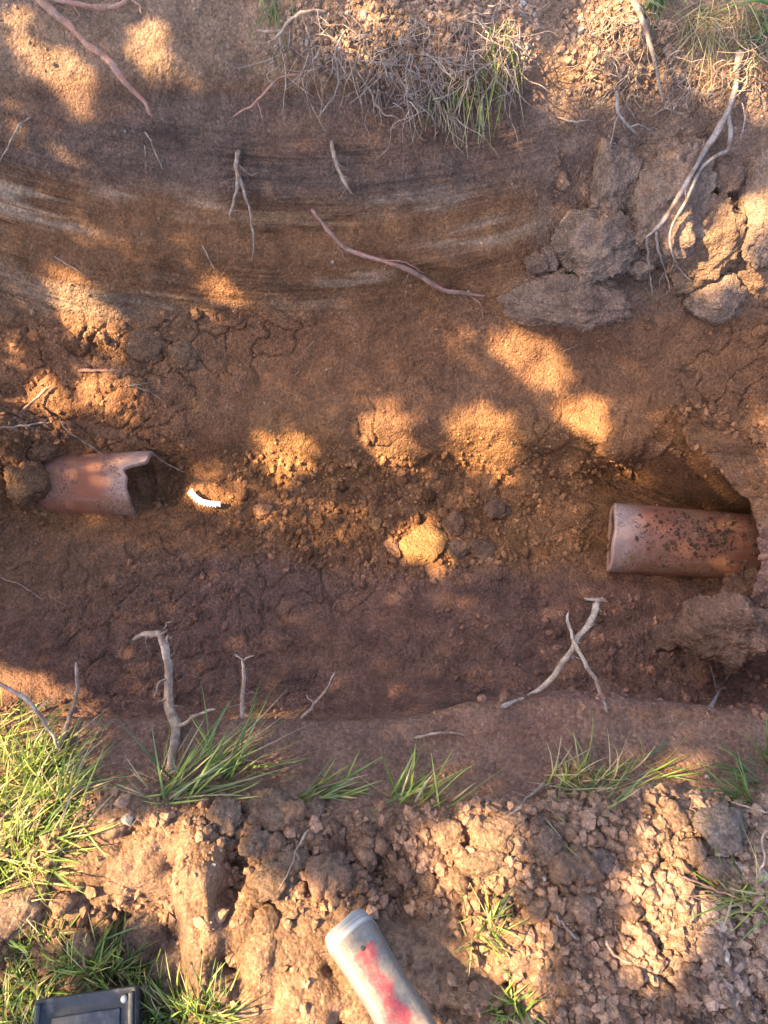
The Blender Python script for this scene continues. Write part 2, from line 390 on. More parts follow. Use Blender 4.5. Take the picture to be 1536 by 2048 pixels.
# outer rows so that the ground reaches the horizon
n0, n1 = [], []
for k, e in enumerate([.08, .2, .4, .8, 1.6, 3, 6, 12, 25, 60]):
    a = P[0].copy(); a[:, 1] -= e; a[:, 2] = P[0, :, 2] * max(0, 1 - e * 2) - .0; n0.append(a)
    b = P[-1].copy(); b[:, 1] += e; b[:, 2] = .115 + .03 * np.sin(U * .7 + e) + (P[-1, :, 2] - .115) * max(0, 1 - e * 2); n1.append(b)
FULL = np.concatenate([np.array(n0[::-1]), P, np.array(n1)], 0)
grassc = np.broadcast_to(C(.085, .095, .04), (10, NUT, 3))
FC = np.concatenate([grassc, col, grassc], 0)
nr = FULL.shape[0]
ii = (np.arange(nr - 1)[:, None] * NUT + np.arange(NUT - 1)[None, :]).ravel()
F = np.stack([ii, ii + 1, ii + NUT + 1, ii + NUT], 1)
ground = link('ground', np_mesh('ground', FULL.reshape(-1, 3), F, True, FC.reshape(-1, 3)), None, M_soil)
sv = np.zeros((nr, NUT, 3), np.float32); sv[10:-10, :, 0] = q / 1000; sv[10:-10, :, 1] = IX / 1000; sv[10:-10, :, 2] = np.clip(sc_m * (.2 + .5 * gap), 0, 1) * (1 - .45 * band) * inside
sa_ = ground.data.attributes.new('scrape', 'FLOAT_VECTOR', 'POINT'); sa_.data.foreach_set('vector', sv.reshape(-1))
tag(ground, kind='structure')
bpy.context.view_layer.update()
PN = nrm(P); QX, QY, QD = proj(P)
seen = (np.sum(PN * (np.array([0, 0, CAM_H]) - P), -1) > 0)

def at(px, py, h=0.0):
    """the point of the ground under a pixel of the photograph, lifted h metres off it"""
    v = ray(px, py)
    ok, loc, n, _ = ground.ray_cast((0, 0, CAM_H), v)
    if not ok: loc, n = at_z(px, py, 0), Vector((0, 0, 1))
    return Vector(loc) - v * h if h else Vector(loc)
def normal_at(px, py):
    ok, loc, n, _ = ground.ray_cast((0, 0, CAM_H), ray(px, py)); return Vector(n) if ok else Vector((0, 0, 1))

# ------------------------------------------------------------------ pipes of fired clay
def clay_mat(name, pale_axis):
    m, n, l, b = mat_new(name)
    tc = N(n, 'ShaderNodeTexCoord'); o = tc.outputs['Object']
    a = noise_tex(n, l, o, 14, 6, 0.6); f = noise_tex(n, l, o, 190, 4, 0.65); sp = noise_tex(n, l, o, 210, 2, 0.5)
    mp = N(n, 'ShaderNodeMapping'); mp.inputs['Scale'].default_value = (4, 40, 40); l.new(o, mp.inputs['Vector'])
    stx = noise_tex(n, l, mp.outputs[0], 1.0, 5, 0.6)
    c = mixc(n, l, (.215, .075, .042, 1), (.27, .12, .075, 1), ramp(n, l, a.outputs[0], [(.35, 0), (.65, 1)]))
    c = mixc(n, l, c, (.32, .19, .14, 1), ramp(n, l, stx.outputs[0], [(.52, 0), (.75, .6)]))
    # scuffed pale clay close to the end
    sx = N(n, 'ShaderNodeSeparateXYZ'); l.new(o, sx.inputs[0])
    mr = N(n, 'ShaderNodeMapRange'); l.new(sx.outputs[0], mr.inputs[0]); mr.inputs[1].default_value = pale_axis; mr.inputs[2].default_value = 0.0
    mr.inputs[3].default_value = 0; mr.inputs[4].default_value = 1
    mm = N(n, 'ShaderNodeMath', operation='MULTIPLY'); l.new(mr.outputs[0], mm.inputs[0]); l.new(ramp(n, l, a.outputs[0], [(.3, .35), (.6, 1)]), mm.inputs[1])
    c = mixc(n, l, c, (.38, .26, .21, 1), mm.outputs[0])
    # stuck soil
    pm = noise_tex(n, l, o, 16, 3, .5)
    k1_ = N(n, 'ShaderNodeMath', operation='MULTIPLY'); l.new(ramp(n, l, sp.outputs[0], [(.52, 0), (.60, .9)]), k1_.inputs[0]); l.new(ramp(n, l, pm.outputs[0], [(.42, .05), (.58, 1)]), k1_.inputs[1])
    c = mixc(n, l, c, (.09, .05, .035, 1), k1_.outputs[0])
    c = mixc(n, l, c, (.20, .10, .055, 1), ramp(n, l, noise_tex(n, l, o, 22, 5, .6).outputs[0], [(.48, 0), (.66, .85)]))
    l.new(c, b.inputs['Base Color']); b.inputs['Roughness'].default_value = 0.85; b.inputs['Specular IOR Level'].default_value = .2
    bp = N(n, 'ShaderNodeBump'); bp.inputs['Strength'].default_value = 0.35; bp.inputs['Distance'].default_value = 0.002
    l.new(f.outputs[0], bp.inputs['Height']); l.new(bp.outputs[0], b.inputs['Normal'])
    return m
M_clayR = clay_mat('fired_clay', .05); M_clayL = clay_mat('worn_fired_clay', .06)
def pipe(name, end, axis, R, th, length, endf, mat, label):
    """axis points from the open end into the ground; local x runs along it, endf(angle) shifts the end"""
    root = empty(name, end)
    ax = Vector(axis).normalized(); q = ax.to_track_quat('X', 'Z'); root.rotation_mode = 'QUATERNION'; root.rotation_quaternion = q
    n, k = 96, 30; V = []; Fq = []
    ang = np.linspace(0, 2 * math.pi, n, endpoint=False)
    e = np.array([endf(a) for a in ang])
    def ring(x, r): return np.stack([x, r * np.cos(ang), r * np.sin(ang)], 1)
    def shell(rings):
        Vv = np.concatenate(rings); f = []
        for j in range(len(rings) - 1):
            a = np.arange(n) + j * n; b2 = (np.arange(n) + 1) % n + j * n
            f.append(np.stack([a, b2, b2 + n, a + n], 1))
        return Vv, np.concatenate(f)
    ts = np.linspace(0, 1, k) ** 1.5
    wobr = R + .0008 * np.sin(3 * ang)
    Vv, f = shell([ring(e + .0025 + (length - e) * t, wobr) for t in ts])
    link('barrel', np_mesh('barrel', Vv, f[:, ::-1]), root, mat)
    ri = R - th
    jag = .0015 * np.array([mnoise.noise((a * 6, 0, 1.0)) for a in ang])
    Vv, f = shell([ring(e + .0025, wobr), ring(e + .0005, wobr - .0015), ring(e + jag, wobr - th * .5), ring(e + .0005, ri + .0015 + 0 * ang), ring(e + .003, ri + 0 * ang)])
    link('rim', np_mesh('rim', Vv, f), root, mat)
    Vv, f = shell([ring(e + .003 + (length - e) * t, ri + 0 * ang) for t in ts])
    link('bore', np_mesh('bore', Vv, f), root, mat)
    return tag(root, label, 'pipe')
R1 = .071
e1 = at_z(1240, 1050, -.410); e1.z -= R1
pipe1 = pipe('clay_pipe', e1, (1, .0, -.21), R1, .012, .5, lambda a: -.34 * R1 * math.sin(a) + .16 * R1 * math.cos(a) + .0012 * math.sin(5 * a), M_clayR,
     'red clay drain pipe reaching out of the dark hollow at right')
R2 = .070
e2 = at_z(258, 940, -.430); e2.z -= R2
def brk(a):
    # the far shoulder of the break reaches further out, with a bite missing in front of it
    d = (a - math.radians(28) + math.pi) % (2 * math.pi) - math.pi
    out = -.034 / (1 + math.exp((abs(d) - .62) * 16)) if d < 0 else -.034 / (1 + math.exp((d - .84) * 22))
    return out + .010 * math.exp(-((d - 1.06) / .14) ** 2) + .002 * math.sin(4 * a) + .003 * mnoise.noise((math.cos(a) * 3, math.sin(a) * 3, 0))
pipe('clay_pipe', e2, (-1, .03, -.03), R2, .011, .42, lambda a: brk(math.pi - a), M_clayL,
     'broken half-buried clay drain pipe with a bitten rim at left')

# ------------------------------------------------------------------ clods
def clod_mesh(name, seed, sub=3, planes=9, rough=.16, flat=1.0, hard=.75):
    bm = bmesh.new(); bmesh.ops.create_icosphere(bm, subdivisions=sub, radius=1.0)
    rr = random.Random(seed)
    pl = []
    for k in range(planes):
        v = Vector((rr.gauss(0, 1), rr.gauss(0, 1), rr.gauss(0, 1))).normalized(); pl.append((v, rr.uniform(.55, .92)))
    off = Vector((seed * 3.1, seed * 1.7, seed * .9))
    for v in bm.verts:
        d = v.co.normalized(); r = 1.0
        for nn, dd in pl:
            c = d.dot(nn)
            if c > .05: r = min(r, r * (1 - hard) + hard * dd / c)
        r *= 1 + rough * 1.35 * mnoise.fractal(d * 1.7 + off, 1.0, 2.0, 2) + rough * .55 * mnoise.fractal(d * 6 + off, .5, 2.0, 4)
        if sub > 3:
            dist, _ = mnoise.voronoi(d * 3.2 + off); r -= .06 * max(0, .12 - (dist[1] - dist[0])) / .12
            dist, _ = mnoise.voronoi(d * 11 + off); r += .06 * (.5 - dist[0])
        v.co = d * r
        v.co.z *= flat
    me = bpy.data.meshes.new(name); bm.to_mesh(me); bm.free()
    for p in me.polygons: p.use_smooth = True
    me.materials.append(M_clod); return me
def clod(name, label, px, py, rx, ry, color, depth=.75, rot=0, seed=0, lift=.35, sub=5, rough=.16, cat='clod', planes=9, group=None):
    p = at(px, py); d = (p - Vector((0, 0, CAM_H))).length * math.cos(0) ; k = (Vector((0, 0, CAM_H)) - p).length / FPX
    nn = normal_at(px, py)
    o = link(name, clod_mesh(name, seed + 100, sub, planes, rough, 1.0, .97 if planes > 10 else .66))
    view = ray(px, py)
    f = (nn * .5 - view * .5).normalized()
    xax = Vector((1, 0, 0)) - f * f.x; xax.normalize(); yax = f.cross(xax)
    m = Matrix((xax, yax, f)).transposed().to_4x4() @ Matrix.Rotation(math.radians(rot), 4, 'Z')
    sx, sy = rx * k * 1.08, ry * k * 1.12; sz = depth * min(sx, sy)
    o.matrix_world = Matrix.Translation(p + f * sz * lift) @ m @ Matrix.Diagonal((sx, sy, sz, 1))
    g_ = ground_col(p); o.color = (*(.55 * np.array(color) + .45 * g_), 1)
    return tag(o, label, cat, group)
def ground_col(p):
    k_ = np.argmin(np.sum((flatP - np.array(p[:])) ** 2, 1)); return np.clip(flatC[k_], .05, .5)
flatP = P.reshape(-1, 3); flatC = col.reshape(-1, 3); flatN = PN.reshape(-1, 3)
GB = (.29, .205, .155); DB = (.18, .12, .09); OB = (.27, .165, .10); DK = (.15, .095, .075); OC = (.40, .215, .085)
big = [
 ('earth_clod', 'tall narrow clod at left end of the clods lodged in far wall', 1222, 362, 42, 68, GB, .8, 0),
 ('earth_clod', 'largest rounded grey-brown clod behind the long forked root', 1330, 395, 82, 92, GB, .7, 0),
 ('earth_clod', 'rounded speckled clod below the tall narrow clod on far wall', 1192, 492, 76, 62, GB, .75, 10),
 ('earth_clod', 'small round clod between the forked root tips and the speckled clod', 1273, 530, 28, 27, GB, .8, 0),
 ('earth_clod', 'small clod perched above the largest rounded clod', 1302, 316, 36, 20, OB, .8, 0),
 ('earth_clod', 'small dark clod beside the upper fork of the long root', 1378, 322, 27, 22, DB, .8, 0),
 ('earth_clod', 'sunlit clod right of the forked root on the far wall', 1402, 486, 62, 76, OB, .55, -15),
 ('earth_clod', 'squarish clod below the sunlit clod, pale crack along its foot', 1424, 592, 50, 38, GB, .7, 10),
 ('earth_clod', 'tall clod cut by the right edge of the picture', 1524, 400, 40, 92, GB, .6, 5),
 ('earth_slab', 'broad smooth slab of earth below the clods on far wall', 1135, 604, 112, 50, (.205, .135, .10), .75, -4),
 ('earth_clod', 'small pointed clod at left of the speckled clod', 1098, 518, 20, 22, GB, .8, 20),
 ('earth_clod', 'small flat clod wedged above the broad earth slab', 1072, 528, 22, 20, DB, .8, -30),
 ('earth_clod', 'crumbled dark clod between the forked root and the right edge', 1440, 350, 34, 26, DB, .8, 0),
 ('earth_block', 'blocky brown lump below the hollow of the right pipe', 1452, 1256, 78, 62, (.21, .125, .085), .7, 0),
 ('earth_clod', 'rounded lump beside the mouth of the hollow, above the blocky lump', 1486, 1188, 48, 44, (.24, .14, .09), .8, 0),
 ('earth_clod', 'dark crumbled lump left of the blocky brown lump', 1352, 1272, 48, 32, DK, .7, 10),
 ('ochre_stone', 'ochre sunlit stone in the middle of the trench floor', 845, 1092, 48, 46, OC, .42, 20),
 ('ochre_stone', 'tiny yellow-ochre stone up-left of the big ochre stone', 752, 1048, 14, 12, OC, .8, 0),
 ('earth_clod', 'brown clod touching the right side of the ochre stone', 915, 1100, 26, 18, DB, .8, 0),
 ('earth_clod', 'angular reddish clod left of the ochre stone', 786, 1098, 15, 24, (.25, .14, .09), .8, 30),
 ('earth_clod', 'pale flat clod lying on floor right of the ochre stone', 962, 1100, 30, 18, DB, .7, -15),
 ('earth_clod', 'reddish clod up-right of the ochre stone', 905, 1052, 24, 28, (.21, .115, .08), .8, 0),
 ('earth_clod', 'rounded clod on the floor below the sunlit step', 992, 1020, 26, 22, DB, .8, 0),
 ('earth_clod', 'reddish flat clod between the white strip and the ochre stone', 530, 1020, 22, 16, (.26, .14, .09), .7, 20),
 ('earth_clod', 'dark roundish clod on the shelf above the sunlit step', 372, 712, 32, 30, (.21, .125, .075), .4, 0),
 ('earth_clod', 'dark clod on the shelf below the large sunlit patch', 292, 690, 38, 26, (.21, .125, .075), .4, 20),
 ('earth_clod', 'upright clod at the trench lip beside the near grass tuft', 445, 1640, 32, 38, (.20, .13, .09), .8, 0),
 ('earth_clod', 'broad knobbly clod at the lip, right of the upright clod', 550, 1622, 46, 38, (.19, .125, .085), .8, -10),
 ('earth_clod', 'egg-shaped clod at lip below the small grass blades', 627, 1620, 18, 34, (.20, .125, .085), .9, 0),
 ('earth_clod', 'mid-sized clod under the broad knobbly clod', 518, 1692, 32, 28, (.19, .13, .09), .8, 0),
 ('earth_clod', 'large split clod beside the dark gap on near bank', 558, 1748, 52, 48, (.20, .135, .09), .7, 0),
 ('earth_clod', 'brown lumpy clod right of the large split clod', 658, 1748, 40, 38, (.20, .125, .085), .7, 0),
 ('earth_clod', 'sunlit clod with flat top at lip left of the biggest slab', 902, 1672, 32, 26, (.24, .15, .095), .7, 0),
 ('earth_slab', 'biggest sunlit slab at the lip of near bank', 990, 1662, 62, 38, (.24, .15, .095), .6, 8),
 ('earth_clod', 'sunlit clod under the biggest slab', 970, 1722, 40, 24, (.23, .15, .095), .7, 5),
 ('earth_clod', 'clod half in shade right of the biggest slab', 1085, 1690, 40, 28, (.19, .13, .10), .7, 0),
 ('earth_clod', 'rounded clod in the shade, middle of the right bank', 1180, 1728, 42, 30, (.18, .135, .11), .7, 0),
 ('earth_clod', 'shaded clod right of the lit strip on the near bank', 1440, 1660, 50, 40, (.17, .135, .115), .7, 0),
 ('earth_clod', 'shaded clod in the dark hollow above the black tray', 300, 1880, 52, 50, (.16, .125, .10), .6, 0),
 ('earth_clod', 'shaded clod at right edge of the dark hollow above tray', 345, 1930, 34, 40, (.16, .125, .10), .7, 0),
 ('earth_clod', 'pointed clod standing in grass left of the dark hollow', 172, 1893, 20, 26, (.24, .15, .095), .9, 30),
 ('earth_clod', 'small brown clod sunk in the grass above the black tray', 118, 1910, 26, 26, (.20, .125, .085), .9, 0),
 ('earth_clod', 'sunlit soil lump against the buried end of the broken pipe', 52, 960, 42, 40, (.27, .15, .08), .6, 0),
 ('earth_clod', 'crumbly lump lying on top of the broken pipe at its buried end', 92, 898, 30, 20, (.25, .14, .08), .6, 10),
 ('earth_clod', 'pinkish clod at the left edge below the lush grass', 40, 1812, 48, 44, (.26, .175, .135), .7, 0),
]
for k, (nm, lb, px, py, rx, ry, c, dp, rt) in enumerate(big):
    st_ = nm == 'ochre_stone'
    clod(nm, lb, px, py, rx, ry, c, dp, rt, k, .0 if nm == 'earth_slab' else (.5 if py < 620 else .2), 5 if max(rx, ry) > 55 else 4, .07 if st_ else (.16 if nm == 'earth_slab' else .19),
         'stone' if st_ else ('slab' if nm == 'earth_slab' else 'clod'), 16 if st_ else 9)

# countable smaller clods, alike: copies that share twelve shapes
shapes = [clod_mesh('small_clod', 300 + k, 3, 10, .2) for k in range(12)]
shapes_f = [clod_mesh('floor_clod', 400 + k, 3, 10, .2) for k in range(8)]
flatP = P.reshape(-1, 3); flatC = col.reshape(-1, 3); flatN = PN.reshape(-1, 3)
fx, fy = QX.ravel(), QY.ravel(); fseen = seen.ravel()
inpic = (fx > -60) & (fx < 1600) & (fy > -60) & (fy < 2110) & fseen
nof = np.ones(len(fx), bool)
for (a, b2, c2, d2) in [(1180, 960, 1500, 1190), (125, 885, 310, 1040), (640, 1830, 900, 2060), (60, 1930, 330, 2060)]:
    nof &= ~((fx > a) & (fx < c2) & (fy > b2) & (fy < d2))
area = np.linalg.norm(np.cross(np.gradient(P, axis=1), np.gradient(P, axis=0)), axis=-1).ravel()
def pick(w, n, seed):
    r = np.random.RandomState(seed); w = np.where(inpic & nof, w, 0) * area; w = w / w.sum()
    return r.choice(len(w), n, replace=False, p=w)
def scatter(name, label, group, w, n, smin, smax, shp, seed, tint=1.0, sink=.25):
    r = np.random.RandomState(seed)
    for i in pick(w, n, seed):
        o = bpy.data.objects.new(name, shp[r.randint(len(shp))]); COL.objects.link(o)
        sz = smin + (smax - smin) * r.rand() ** 2.4
        o.location = flatP[i] + flatN[i] * sz * sink
        o.rotation_euler = r.rand(3) * 6.28; o.scale = (sz * r.uniform(.8, 1.25), sz * r.uniform(.8, 1.2), sz * r.uniform(.6, 1))
        c = flatC[i] * r.uniform(.8, 1.2) * tint; o.color = (*np.clip(c, 0, 1), 1)
        lb, gp = label, group
        if callable(label): lb, gp = label(fx[i], fy[i])
        tag(o, lb, 'clod', gp)
fl = lambda a: a.ravel()
w_bank = fl(z_bank * (.35 + .65 * ell(IX, IY, 760, 1720, 330, 120, 0, .5) + .8 * ell(IX, IY, 1300, 1800, 330, 330, 0, .5)) * (1 - .85 * np.clip(ell(IX, IY, 560, 1930, 190, 150, 0, .4) + ell(IX, IY, 270, 1720, 180, 80, 10, .4) + ell(IX, IY, 405, 1880, 45, 130, 0, .4) + .7 * ell(IX, IY, 1000, 1950, 140, 110, 0, .4), 0, 1)))
w_floor = fl(z_floor * sstep(400, 520, IX) * sstep(1300, 1200, IY) + .25 * z_near * sstep(900, 1200, IX) + .25 * z_shelf * left)
w_wallr = fl(z_wall * right * sstep(280, 330, IY))
def bank_lab(x, y):
    if x < 480: return 'small loose clod on the sunlit crust between grass and dark gap', 'small clods on the left bank'
    if x < 880: return 'small loose clod in the shaded rubble above the tool handle', 'small clods on the middle bank'
    if x < 1180: return 'small loose clod round the bright sprigs right of the handle', 'small clods right of the handle'
    return 'small loose clod in the gravelly spoil at right of the bank', 'small clods on the right bank'
def floor_lab(x, y):
    if y < 880: return 'small brown clod on the shelf above the broken pipe', 'small clods on the left shelf'
    if x < 760: return 'small brown clod among crumbs between white strip and ochre stone', 'small clods left of the ochre stone'
    return 'small brown clod among crumbs between ochre stone and right pipe', 'small clods right of the ochre stone'
scatter('soil_clod', bank_lab, None, w_bank, 150, .008, .022, shapes, 21, 1.0, .05)
scatter('soil_clod', floor_lab, None, w_floor, 100, .007, .017, shapes_f, 22, .95)
scatter('soil_clod', 'small clod lodged between the big clods on far wall', 'small clods between the big clods', w_wallr, 40, .007, .018, shapes_f, 23)

# crumbs too small to pick apart
def crumbs(name, label, cat, w, n, smin, smax, seed, sub=1, tint=1.0, pw=2.5, pale=.0):
    r = np.random.RandomState(seed); T = []
    for k in range(6):
        bm = bmesh.new(); bmesh.ops.create_icosphere(bm, subdivisions=sub, radius=1)
        V = np.array([v.co[:] for v in bm.verts]); bm.verts.index_update(); Fc = np.array([[v.index for v in f.verts] for f in bm.faces]); bm.free()
        V *= (1 + .7 * (r.rand(len(V), 1) - .5)) * np.array([1, .85, .75]); T.append(V)
    ids = pick(w, n, seed); Vs = []; Cs = []
    rx_ = r.rand(n, 3) * 6.28; szs = smin + (smax - smin) * r.rand(n) ** pw
    for k, i in enumerate(ids):
        R = np.array(Matrix.Rotation(rx_[k, 0], 3, 'X') @ Matrix.Rotation(rx_[k, 1], 3, 'Y') @ Matrix.Rotation(rx_[k, 2], 3, 'Z'))
        Vs.append((T[k % 6] * szs[k]) @ R.T + flatP[i] + flatN[i] * szs[k] * .1)
        c = flatC[i] * r.uniform(.72, 1.3) * tint
        if r.rand() < pale: c = np.array([.34, .28, .23]) * r.uniform(.7, 1.1)
        Cs.append(np.broadcast_to(c, T[0].shape))
    nv = len(T[0]); Fs = (Fc[None] + (np.arange(n) * nv)[:, None, None]).reshape(-1, 3)
    o = link(name, np_mesh(name, np.concatenate(Vs), Fs, False, np.concatenate(Cs)), None, M_crumb)
    return tag(o, label, cat, kind='stuff')
crumbs('bank_crumbs', 'fine earth crumbs strewn over the near bank', 'crumbs', w_bank * (1 + 0 * fx), 7000, .0014, .0105, 31, 1, 1.0, 4.2, .01)
crumbs('floor_crumbs', 'fine orange-brown crumbs over the trench floor', 'crumbs', w_floor + fl(.22 * z_near * sstep(-.2, .4, fbm(X * 6, A * 6, 2, 8))), 5600, .0014, .0095, 32, 1, 1.0, 3.2, .0)
crumbs('wall_crumbs', 'tiny grit stuck on the far wall and the shelf', 'grit', fl(z_wall * .4 + z_shelf + z_top * 1.2 + .5 * z_wall * right + .25 * z_ledge), 3400, .0009, .0045, 33, 1, 1.08, 3.0, .03)
grey_w = fl(z_bank * ell(IX, IY, 1450, 1850, 190, 260, 0, .4))
crumbs('bank_gravel', 'grey gravelly crumbs at lower right of the near bank', 'gravel', grey_w, 480, .002, .0125, 34, 1, 1.0, 2.8, .04)

crumbs('pipe_crumbs', 'loose crumbs fallen over the buried end of the broken pipe', 'crumbs', fl(ell(IX, IY, 90, 940, 70, 90, 0, .4) + .6 * ell(IX, IY, 330, 970, 60, 50, 0, .4)), 420, .0016, .009, 36, 1, 1.0, 2.4, .0)
def pipe_soil(pr, R, n, seed):
    r = np.random.RandomState(seed); Vs = []; Fs = []; Cs = []
    bm = bmesh.new(); bmesh.ops.create_icosphere(bm, subdivisions=1, radius=1); T = np.array([v.co[:] for v in bm.verts]); Fc = np.array([[v.index for v in f.verts] for f in bm.faces]); bm.free()
    for k in range(n):
        x = abs(r.normal(.15, .06)) if r.rand() < .75 else r.uniform(.03, .3); a = r.normal(1.75, .45); sz = .0009 + .0042 * r.rand() ** 3 + (.002 * r.rand() if x > .19 else 0)
        c = np.array([x, (R + sz * .2) * math.cos(a), (R + sz * .2) * math.sin(a)])
        Vs.append(T * sz * (1 + .6 * (r.rand(len(T), 1) - .5)) + c); Fs.append(Fc + k * len(T)); Cs.append(np.tile(np.array([.11, .062, .04]) * r.uniform(.7, 1.3), (len(T), 1)))
    o = link('stuck_soil', np_mesh('stuck_soil', np.concatenate(Vs), np.concatenate(Fs), False, np.concatenate(Cs)), pr, M_crumb); o['kind'] = 'stuff'
pipe_soil(pipe1, R1, 420, 77)

# ------------------------------------------------------------------ roots
def smooth_path(pts, n):
    p = [Vector(q) for q in pts]; k = len(p)
    if k == 2: p = [p[0], (p[0] + p[1]) / 2 + Vector((.001, 0, .001)), p[1]]; k = 3
    out = []
    for j in range(n + 1):
        t = j / n * (k - 1); i = min(int(t), k - 2); f = t - i
        a, b, c, d = p[max(i - 1, 0)], p[i], p[i + 1], p[min(i + 2, k - 1)]
        out.append(b + .5 * f * (c - a + f * (2 * a - 5 * b + 4 * c - d + f * (3 * (b - c) + d - a))))
    return out
def tube(path, r0, r1, sides=8, knob=.18, seed=0.0, wig=0.0):
    V = []; F = []; n = len(path); up = Vector((.3, .2, 1)).normalized()
    for i, c in enumerate(path):
        t = (path[min(i + 1, n - 1)] - path[max(i - 1, 0)]).normalized()
        a = t.cross(up)
        if a.length < 1e-4: a = t.cross(Vector((1, 0, 0)))
        a.normalize(); b = t.cross(a); f = i / (n - 1)
        r = (r0 + (r1 - r0) * f) * (1 - .55 * max(0, f - .82) / .18); s_ = c.copy()
        if wig: s_ += (a * mnoise.noise((f * 9, seed, 1)) + b * mnoise.noise((f * 9, seed, 7))) * wig
        for k in range(sides):
            an = 2 * math.pi * k / sides + f * 2.0
            rr = r * (1 + knob * mnoise.noise((f * n * .35, seed + k * .9, 3)) + knob * .8 * mnoise.noise((f * n * .12, seed, 9)))
            if r > .0045: rr *= 1 + .16 * math.sin(3 * an + i * .35)
            if i in (0, n - 1): rr *= .45
            V.append(s_ + (a * math.cos(an) + b * math.sin(an)) * rr)
    for i in range(n - 1):
        for k in range(sides):
            k2 = (k + 1) % sides; F.append((i * sides + k, i * sides + k2, (i + 1) * sides + k2, (i + 1) * sides + k))
    return V, F
bpy.context.view_layer.update(); DG = bpy.context.evaluated_depsgraph_get()
def on(px, py, h=0.0):
    v = ray(px, py); ok, loc, *_ = S.ray_cast(DG, (0, 0, CAM_H), v)
    return (Vector(loc) if ok else at_z(px, py, 0)) - v * h
def q3(p):
    if len(p) == 2: return on(p[0], p[1], .003)
    if p[2] == 'z': return at_z(p[0], p[1], p[3])
    return on(p[0], p[1], p[2])
def tube_obj(name, pts, r0, r1, mat, parent=None, seed=0., sides=8, wig=.0):
    P3 = [q3(p) for p in pts]
    ln = sum((P3[k + 1] - P3[k]).length for k in range(len(P3) - 1)); n = max(8, int(ln / .006))
    V, F = tube(smooth_path(P3, n), r0, r1, sides, .5, seed, wig)
    return link(name, np_mesh(name, np.array([v[:] for v in V]), np.array(F)), parent, mat)
def root(label, pts, r0, r1, mat, branches=(), wig=.0028, hair=None, cat='root'):
    r0 *= .8; r1 *= .8; branches = [(b_, x_ * .8, y_ * .8) for b_, x_, y_ in branches]
    if hair is None: hair = 7 if r0 > .0018 else 0
    seed = random.random() * 50
    o = tube_obj('root', pts, r0, r1, mat, None, seed, 10, wig)
    for bp, b0, b1 in branches:
        tube_obj('rootlet', bp, b0, b1, mat, o, random.random() * 50, 7, wig)
    if hair:
        P3 = smooth_path([q3(p) for p in pts], 40); V = []; F = []
        for k in range(hair):
            c = P3[random.randrange(3, 38)]; d = Vector((random.gauss(0, 1), random.gauss(-.3, .5), random.gauss(-.4, .7))).normalized()
            l_ = random.uniform(.008, .03); path = [c, c + d * l_ * .5 + Vector((random.gauss(0, .003), 0, random.gauss(0, .003))), c + d * l_ + Vector((0, 0, -.006))]
            v, f = tube(smooth_path(path, 6), max(r1 * .3, .0004), .0002, 4, .2, k); F += [tuple(i + len(V) for i in g) for g in f]; V += v
        h = link('root_hairs', np_mesh('root_hairs', np.array([v[:] for v in V]), np.array(F)), o, mat); h['kind'] = 'stuff'
    return tag(o, label, cat)
Rr, Rp, Rg, Rb = M_rred, M_rpale, M_rgrey, M_rbrown
root('long reddish root slanting down the far wall at top left', [(70, -12, .03), (140, 55, .035), (170, 85, .03), (215, 120, .04), (250, 165, .05), (285, 200, .05), (305, 232, .045)], .0075, .0045, Rr, [([(200, 110, .035), (210, 135, .03), (218, 150, .02)], .002, .001)])
root('thick red root lying along the very top left edge', [(95, 0, .02), (140, 6, .02), (190, 14, .02), (235, 10, .02), (262, -8, .02)], .0065, .005, Rr, [([(140, 5, .02), (158, 30, .02), (148, 48, .015)], .002, .001), ([(262, 0, .02), (278, 10, .02), (282, 28, .02)], .002, .001)])
root('thin bent root at the left edge of the far wall', [(62, 234, .004), (35, 255, .02), (18, 290, .02), (-4, 328, .01)], .0028, .0014, Rp, [([(50, 240, .01), (44, 258, .015), (40, 272, .01)], .002, .0006)])
root('thin straight rootlet below tip of the long reddish root', [(290, 262), (308, 298, .01), (328, 342, .004)], .0018, .001, Rp, [([(290, 290), (291, 345)], .0014, .0008)])
root('hanging forked root with fine hairs, left of centre on far wall', [(478, 300, .0), (473, 330, .02), (474, 372, .025), (468, 405, .02), (458, 434, .012)], .0055, .0022, Rp, [([(474, 345, .02), (488, 385, .025), (500, 425, .02), (508, 478, .015), (504, 522, .006)], .0042, .002), ([(478, 330, .015), (500, 350, .02), (518, 344, .02)], .0012, .0006)], hair=26)
root('pale flat root stub hanging at the middle of the far wall', [(662, 282, .0), (668, 310, .015), (680, 345, .02), (702, 388, .015)], .0050, .0042, Rp, hair=18)
root('long gnarled root across the middle of the far wall', [(622, 418, .035), (660, 465, .03), (690, 495, .025), (740, 515, .02), (800, 532, .02), (845, 555, .02), (885, 580, .015), (925, 585, .012), (970, 592, .0)], .0048, .0062, Rr, [([(672, 476, .025), (680, 500, .02), (694, 522, .01)], .002, .001), ([(770, 520, .02), (810, 525, .02), (850, 548, .02)], .002, .0012), ([(930, 585, .01), (962, 610, .006), (965, 640)], .0018, .0008)])
root('thin forked reddish root below the turf at upper middle', [(602, 150, .01), (566, 155, .02), (540, 172, .025), (515, 200, .025), (490, 218, .02), (458, 236, .012)], .0035, .002, Rr, [([(514, 203, .025), (522, 225, .02), (527, 248, .01)], .0022, .001)])
root('thin upright rootlet hanging beside the forked reddish root', [(556, 70, .02), (568, 120, .025), (571, 160, .025), (565, 230, .015)], .002, .0013, Rp)
root('pale arching root at left end of the hanging turf', [(652, 22, .03), (610, 22, .04), (580, 42, .045), (555, 70, .045), (536, 87, .04)], .0035, .003, Rp, [([(515, 61, .035), (545, 64, .04), (566, 62, .04)], .0028, .0024)])
